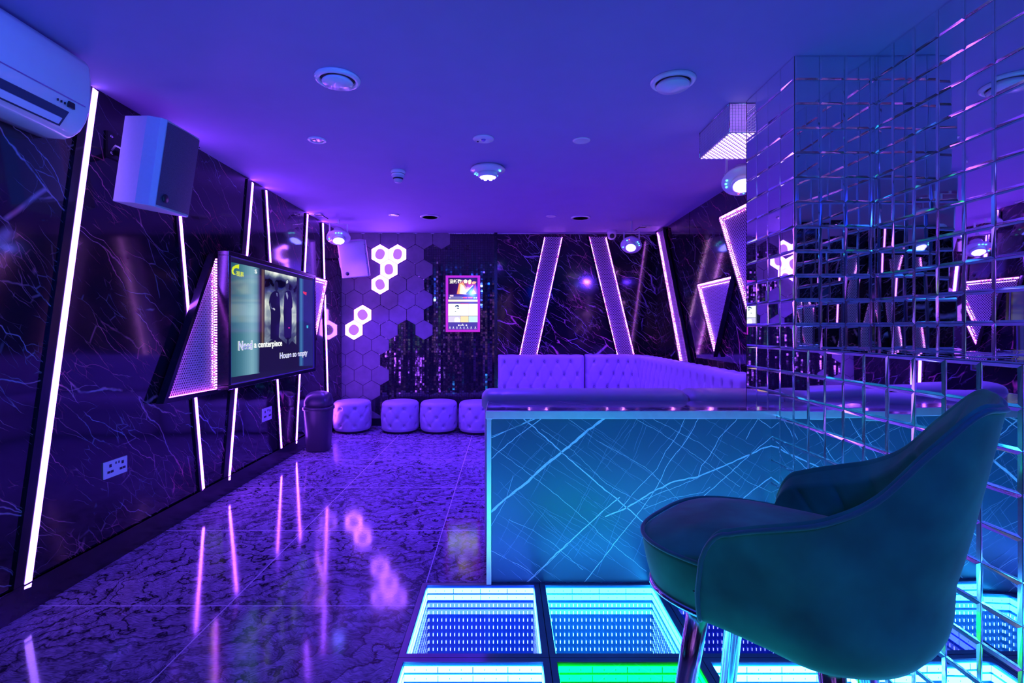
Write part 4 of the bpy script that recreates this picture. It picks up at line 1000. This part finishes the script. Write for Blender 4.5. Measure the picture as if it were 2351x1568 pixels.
# crystal ceiling lamp
t = thing('crystal_ceiling_lamp', 'rectangular crystal-bead ceiling lamp beside the mirror column', 'ceiling lamp', (1.45, 3.07, ZC))
cx0, cx1, cy0, cy1, cz = 1.263, 1.66, 2.885, 3.325, 2.388
mb = MB()
for a, b in (((cx0, cy0), (cx1, cy0)), ((cx0, cy1), (cx1, cy1)), ((cx0, cy0), (cx0, cy1)), ((cx1, cy0), (cx1, cy1))):
    for z in (cz, ZC-.004): mb.tube([(*a, z), (*b, z)], .003, M_CHROME, 6)
for a in ((cx0, cy0), (cx1, cy0), (cx0, cy1), (cx1, cy1)): mb.tube([(*a, cz), (*a, ZC)], .003, M_CHROME, 6)
mb.build('frame', t)
mb = MB()
nz = 10
for (a, b) in (((cx0, cy0), (cx0, cy1)), ((cx0, cy0), (cx1, cy0)), ((cx0, cy1), (cx1, cy1)), ((cx1, cy0), (cx1, cy1))):
    L = math.hypot(b[0]-a[0], b[1]-a[1]); nn = int(L/.017)
    mb.add([(*a, cz), (*b, cz), (*b, ZC), (*a, ZC)], [(0, 1, 2, 3)], M_CRYG)
    for i in range(nn+1):
        x = a[0]+(b[0]-a[0])*i/nn; y = a[1]+(b[1]-a[1])*i/nn; mb.tube([(x, y, cz), (x, y, ZC)], .0012, M_CRYST, 3, cap=False)
    for j in range(1, nz): z = cz+(ZC-cz)*j/nz; mb.tube([(*a, z), (*b, z)], .0014, M_CRYST, 3, cap=False)
mb.build('bead_sides', t)
mb = MB(); nx_, ny_ = 24, 26
for i in range(nx_):
    for j in range(ny_):
        x = cx0+(i+.5)*(cx1-cx0)/nx_; y = cy0+(j+.5)*(cy1-cy0)/ny_; hx, hy = (cx1-cx0)/nx_*.46, (cy1-cy0)/ny_*.46
        mb.add([(x-hx, y, cz), (x, y-hy, cz), (x+hx, y, cz), (x, y+hy, cz), (x, y, cz-.006)], [(0, 1, 4), (1, 2, 4), (2, 3, 4), (3, 0, 4)], M_CRYSE if (i+j) % 2 else M_CRYST)
mb.bb((cx0, cy0, cz), (cx1, cy1, cz+.004), M_CRYSE)
mb.build('glowing_bead_base', t)

# ---------------------------------------------------------------- air conditioner
t = thing('air_conditioner', 'white wall air conditioner high on the left, nearest the camera', 'air conditioner', (XL, 1.9, 2.2))
ya, yb_ = 1.42, 2.405
prof = [(0, 2.535), (.19, 2.532), (.222, 2.52), (.236, 2.495), (.240, 2.44), (.240, 2.37), (.234, 2.30), (.216, 2.245)]
low = [(.216, 2.245), (.19, 2.205), (.15, 2.178), (.11, 2.166), (.05, 2.17), (0, 2.175)]
full = prof+low[1:]
mb = MB()
def acf(y, sc=0): return [Vector((XL+a*(1-sc*.12), y, 2.35+(z-2.35)*(1-sc*.04))) for a, z in full]
n = len(full)
secs = [acf(ya, .7), acf(ya+.012, .25), acf(ya+.03), acf(yb_-.03), acf(yb_-.012, .25), acf(yb_, .7)]
vs_ = sum(secs, []); fs = []
for k in range(5):
    for i in range(n): fs.append((k*n+i, k*n+(i+1) % n, (k+1)*n+(i+1) % n, (k+1)*n+i))
fs += [tuple(range(n-1, -1, -1)), tuple(range(5*n, 6*n))]
mb.add(vs_, fs, M_WHITE, True); mb.build('casing', t)
M_SLOT = mat('vent_slot', (.03, .06, .10), .4, noise=.1)
mb = MB(); ang = math.atan2(2.245-2.178, .216-.15)
def acq(a0, z0, a1, z1, y0, y1, m_, off): 
    nx_, nz_ = (z1-z0), -(a1-a0); L = math.hypot(nx_, nz_); nx_, nz_ = -nx_/L*off, -nz_/L*off
    q = [(XL+a0, y0, z0), (XL+a1, y0, z1), (XL+a1, y1, z1), (XL+a0, y1, z0)]; q2 = [(x+abs(nx_), y, z-abs(nz_)) for x, y, z in q]
    mb.hull([Vector(k) for k in q], [Vector(k) for k in q2], m_)
acq(.219, 2.252, .176, 2.190, ya+.08, yb_-.12, M_SLOT, .006); mb.build('air_outlet', t)
mb = MB(); acq(.200, 2.222, .182, 2.196, ya+.09, yb_-.14, M_WHITE, .016); mb.build('louvre', t, bevel=.003)
mb = MB(); acq(.236, 2.305, .2355, 2.300, ya+.05, yb_-.05, M_CHROME, .004); mb.build('trim_line', t)
mb = MB(); mb.bb((XL+.228, yb_-.135, 2.266), (XL+.238, yb_-.105, 2.292), M_DARK); mb.build('display', t)
for k in range(3):
    mb = MB(); y = yb_-.19+k*.018; mb.bb((XL+.230, y, 2.27), (XL+.2365, y+.003, 2.28), M_DARK); mb.build('indicator_mark', t)

# ---------------------------------------------------------------- waste bin
bx, by = -1.975, 5.42
t = thing('waste_bin', 'tall black swing-top waste bin against the left wall', 'waste bin', (bx, by, 0))
def rsq(w_, z, n=32, e=.55):
    out = []
    for k in range(n):
        a = 2*PI*k/n; c_, s_ = math.cos(a), math.sin(a); out.append(Vector((bx+w_*math.copysign(abs(c_)**e, c_), by+w_*math.copysign(abs(s_)**e, s_)*.9, z)))
    return out
def loft(rings, m_, name, parent, capb=True, capt=True):
    mb = MB(); n = len(rings[0]); vs_ = sum(rings, []); fs = []
    for k in range(len(rings)-1):
        for i in range(n): fs.append((k*n+i, k*n+(i+1) % n, (k+1)*n+(i+1) % n, (k+1)*n+i))
    if capb: fs.append(tuple(range(n-1, -1, -1)))
    if capt: fs.append(tuple(range((len(rings)-1)*n, len(rings)*n)))
    mb.add(vs_, fs, m_, True); return mb.build(name, parent)
M_BIN = mat('bin_plastic', (.05, .04, .07), .32, noise=.1)
loft([rsq(.105, 0.0), rsq(.115, .01), rsq(.138, .43), rsq(.138, .44)], M_BIN, 'bin_body', t)
loft([rsq(.150, .435), rsq(.150, .465), rsq(.143, .468)], M_BIN, 'rim', t)
def lid(w_, z, k): return [Vector((p.x, p.y, z-k*max(0, -(p.y-by))*.35)) for p in rsq(w_, z)]
loft([lid(.140, .468, 0), lid(.134, .54, .3), lid(.118, .59, .8), lid(.085, .615, .8), lid(.03, .628, .5)], M_BIN, 'domed_lid', t)
mb = MB(); mb.lathe([(.013, 0), (.011, .008), (.0001, .009)], M_DARK, 14, Matrix.Translation((bx+.03, by-.02, .612))); mb.build('lid_knob', t)

# ---------------------------------------------------------------- bar stool
SX, SY, ST, SZ = .545, .985, .74, .885
st = thing('bar_stool', 'teal velvet bar stool with winged back and chrome legs in the foreground', 'bar stool', (SX, SY, 0))
Fd = Vector((-math.cos(ST), math.sin(ST), 0)); Ld = Vector((-Fd.y, Fd.x, 0))
def W3(x, y, z): return Vector((SX, SY, SZ+z))+Fd*x+Ld*y
def sm(a, b, x):
    k = min(1, max(0, (x-a)/(b-a))); return k*k*(3-2*k)
def plan(u, off=0):
    """u in [-1,1] round the shell: right arm front, back, left arm front -> local x,y"""
    a = abs(u); s_ = 1 if u > 0 else -1
    W, XB, XA, R = .225-off, .235-off, .085, .19
    straightL = XA+XB-R; arc = R*PI/2; halfback = W-R
    tot = straightL+arc+halfback; d = a*tot
    if d < halfback: return Vector((-XB, s_*d)), Vector((-1, 0))
    d -= halfback
    if d < arc:
        t_ = d/R; return Vector((-XB+R-R*math.cos(t_), s_*(halfback+R*math.sin(t_)))), Vector((-math.cos(t_), s_*math.sin(t_)))
    d -= arc
    return Vector((-XB+R+d, s_*W)), Vector((0, s_))
def topz(u):
    a = abs(u)
    if a > .88: return .060-.115*(1-math.sqrt(max(0, 1-((a-.88)/.12)**2)))
    T = (.272, .276, .280, .276, .222, .150, .112, .092, .076, .058, .040)
    x = a*10; i = min(9, int(x)); f = x-i
    p0, p1, p2, p3 = T[max(0, i-1)] if i else T[1], T[i], T[i+1], T[min(10, i+2)]
    return p1+.5*f*(p2-p0+f*(2*p0-5*p1+4*p2-p3+f*(3*(p1-p2)+p3-p0)))
ZB = -.140
def shell(u, t_, inner=False):
    zt = topz(u); a = abs(u)
    zb = ZB+.034*sm(.55, 1, a)+.012*(1-sm(.1, .4, a))
    z = zb+(zt-zb)*t_
    p, n = plan(u)
    h = z-ZB
    lean = .145*max(0, z-.0)*(1-sm(.25, .75, a))  # recline
    under = max(0, 1-(z-zb)/.075)
    inn = .055*(1-math.sqrt(max(0, 1-under**2)))*(1-.8*sm(.5, 1, a))
    flare = .012*sm(-.2, .1, z)
    q = p+n*(flare-inn); q.x -= lean*1.3
    if inner: q -= n*.034*min(1, .25+ (1-t_)*6)
    return q, z
NU, NV = 73, 26
mb = MB()
mb.grid(lambda a, b: W3(*(lambda r: (r[0].x, r[0].y, r[1]))(shell(a*2-1, b))), NU, NV, M_VELVET)
mb.build('outer_shell', st)
def inn_pt(a, b):
    u = a*2-1; q, z = shell(u, 1-b*.72, True)
    p, n = plan(u); ch = -.006*math.exp(-(((a*13+b*1.1*(1 if u > 0 else -1)) % 1-.5)/.07)**2)*min(1, b*5)
    q = q+n*(-ch)
    return W3(q.x, q.y, z)
mb = MB(); mb.grid(inn_pt, 145, 24, M_VELVET); mb.build('inner_padding', st)
mb = MB()
def rim(a, b):
    u = a*2-1; q, z = shell(u, 1); qi, zi = shell(u, 1, True); o3 = W3(q.x, q.y, z); i3 = W3(qi.x, qi.y, z)
    return o3.lerp(i3, b)+Vector((0, 0, .010*math.sin(b*PI)))
mb.grid(rim, NU*2, 7, M_VELVET)
for s_ in (-1, 1):   # arm front edges
    def edge(a, b):
        q, z = shell(s_, a); qi, zi = shell(s_, a, True); return W3(q.x, q.y, z).lerp(W3(qi.x, qi.y, z), b)+Fd*(.010*math.sin(b*PI))
    mb.grid(edge, 20, 7, M_VELVET)
mb.build('rim_padding', st)
pts = [W3(*(lambda r: (r[0].x, r[0].y, r[1]))(shell(-1, k/14))) for k in range(15)]
pts += [W3(*(lambda r: (r[0].x, r[0].y, r[1]+.001))(shell(-1+2*k/120, 1))) for k in range(1, 121)]
pts += [W3(*(lambda r: (r[0].x, r[0].y, r[1]))(shell(1, 1-k/14))) for k in range(1, 15)]
mb = MB(); mb.tube(pts, .0042, M_PIPE, 8); mb.build('piping', st)
# underside
mb = MB(); ring = [W3(*(lambda r: (r[0].x, r[0].y, r[1]))(shell(-1+2*k/40, 0))) for k in range(41)]; cen = W3(-.02, 0, ZB-.012)
mb.add(ring+[cen], [(i, i+1, 41) for i in range(40)]+[(40, 0, 41)], M_VELVET, True); mb.build('underside', st)
# seat cushion
def seatplan(t_, sc=1.0):
    a = t_*2*PI; c_, s_ = math.cos(a), math.sin(a); e = .62
    x = math.copysign(abs(c_)**e, c_)*(.225)+.033; y = math.copysign(abs(s_)**e, s_)*(.208-.012*c_)
    return x*sc+.035*(1-sc), y*sc
mb = MB()
def seatf(a, b):
    if b < .45:   # side
        k = b/.45; x, y = seatplan(a, .925+.075*math.sin(k*PI*.5)); z = -.108+.093*k-.02*sm(.12, .3, x)*0
        return W3(x, y, z)
    k = (b-.45)/.55; x, y = seatplan(a, 1-k); z = -.015+.030*math.sin(min(1, k*1.6)*PI/2)-.006*math.exp(-((k-.0)/.03)**2)
    z += .004*math.sin(x*60+math.sin(y*30))*math.exp(-((x-.17)/.06)**2)*k
    return W3(x, y, z)
mb.grid(seatf, 90, 34, M_VELVET, wrap=True); mb.build('seat_cushion', st)
mb = MB(); mb.tube([W3(*seatplan(k/80, 1.003), -.015) for k in range(80)], .0042, M_PIPE, 8, closed=True); mb.build('seat_piping', st)
mb = MB(); mb.tube([W3(*seatplan(k/80, .925), -.112) for k in range(80)], .0065, M_CHROME, 8, closed=True)
mb.add([W3(*seatplan(k/80, .925), -.110) for k in range(80)], [tuple(range(80))], M_DARK); mb.build('seat_ring', st)
legs = []
for sx_, sy_ in ((1, 1), (1, -1), (-1, 1), (-1, -1)):
    x, y = .105*sx_+.02, .115*sy_; a = W3(x, y, -.12 if sx_ > 0 else -.105); b = W3(x+.095*sx_, y+.085*sy_, 0); b.z = .006
    legs.append((a, b)); mb = MB(); mb.tube([a.lerp(b, k/6) for k in range(7)], [.021-.008*k/6 for k in range(7)], M_CHROME, 20); o = mb.build('leg', st)
    mb = MB(); mb.lathe([(.014, 0), (.014, .012)], M_DARK, 14, Matrix.Translation((b.x, b.y, 0.0))); mb.build('foot_cap', o)
fr_ = []
ks = [legs[i][0].lerp(legs[i][1], .42) for i in (0, 1, 3, 2)]
for i in range(4):
    a, b = ks[i], ks[(i+1) % 4]; c = (ks[0]+ks[1]+ks[2]+ks[3])/4; mid = (a+b)/2; outw = (mid-c).normalized()*.0
    for k in range(8):
        f = k/8; h = math.sin(f*PI); fr_.append(a.lerp(b, f)+outw*h+Vector((0, 0, -.03*min(1, h*2.2))))
mb = MB(); mb.tube(fr_, .009, M_CHROME, 12, closed=True); mb.build('foot_ring', st)

# unseen disco lights added behind the viewer to light air conditioner and stool
disco('added unseen disco light behind the viewer, left, lighting the air conditioner', (-.9, -.6, 2.36), (-.1, .5, -.86), .135, (.03, .08, 1.0), 330, aim=(-2.0, 2.1, 2.45), spot=1.5)
disco('added unseen disco light behind the viewer, right, lighting the bar stool', (.9, -.6, 2.36), (.1, .5, -.86), .135, (.0, .02, 1.0), 55, aim=(.9, 1.8, .7), spot=2.0)
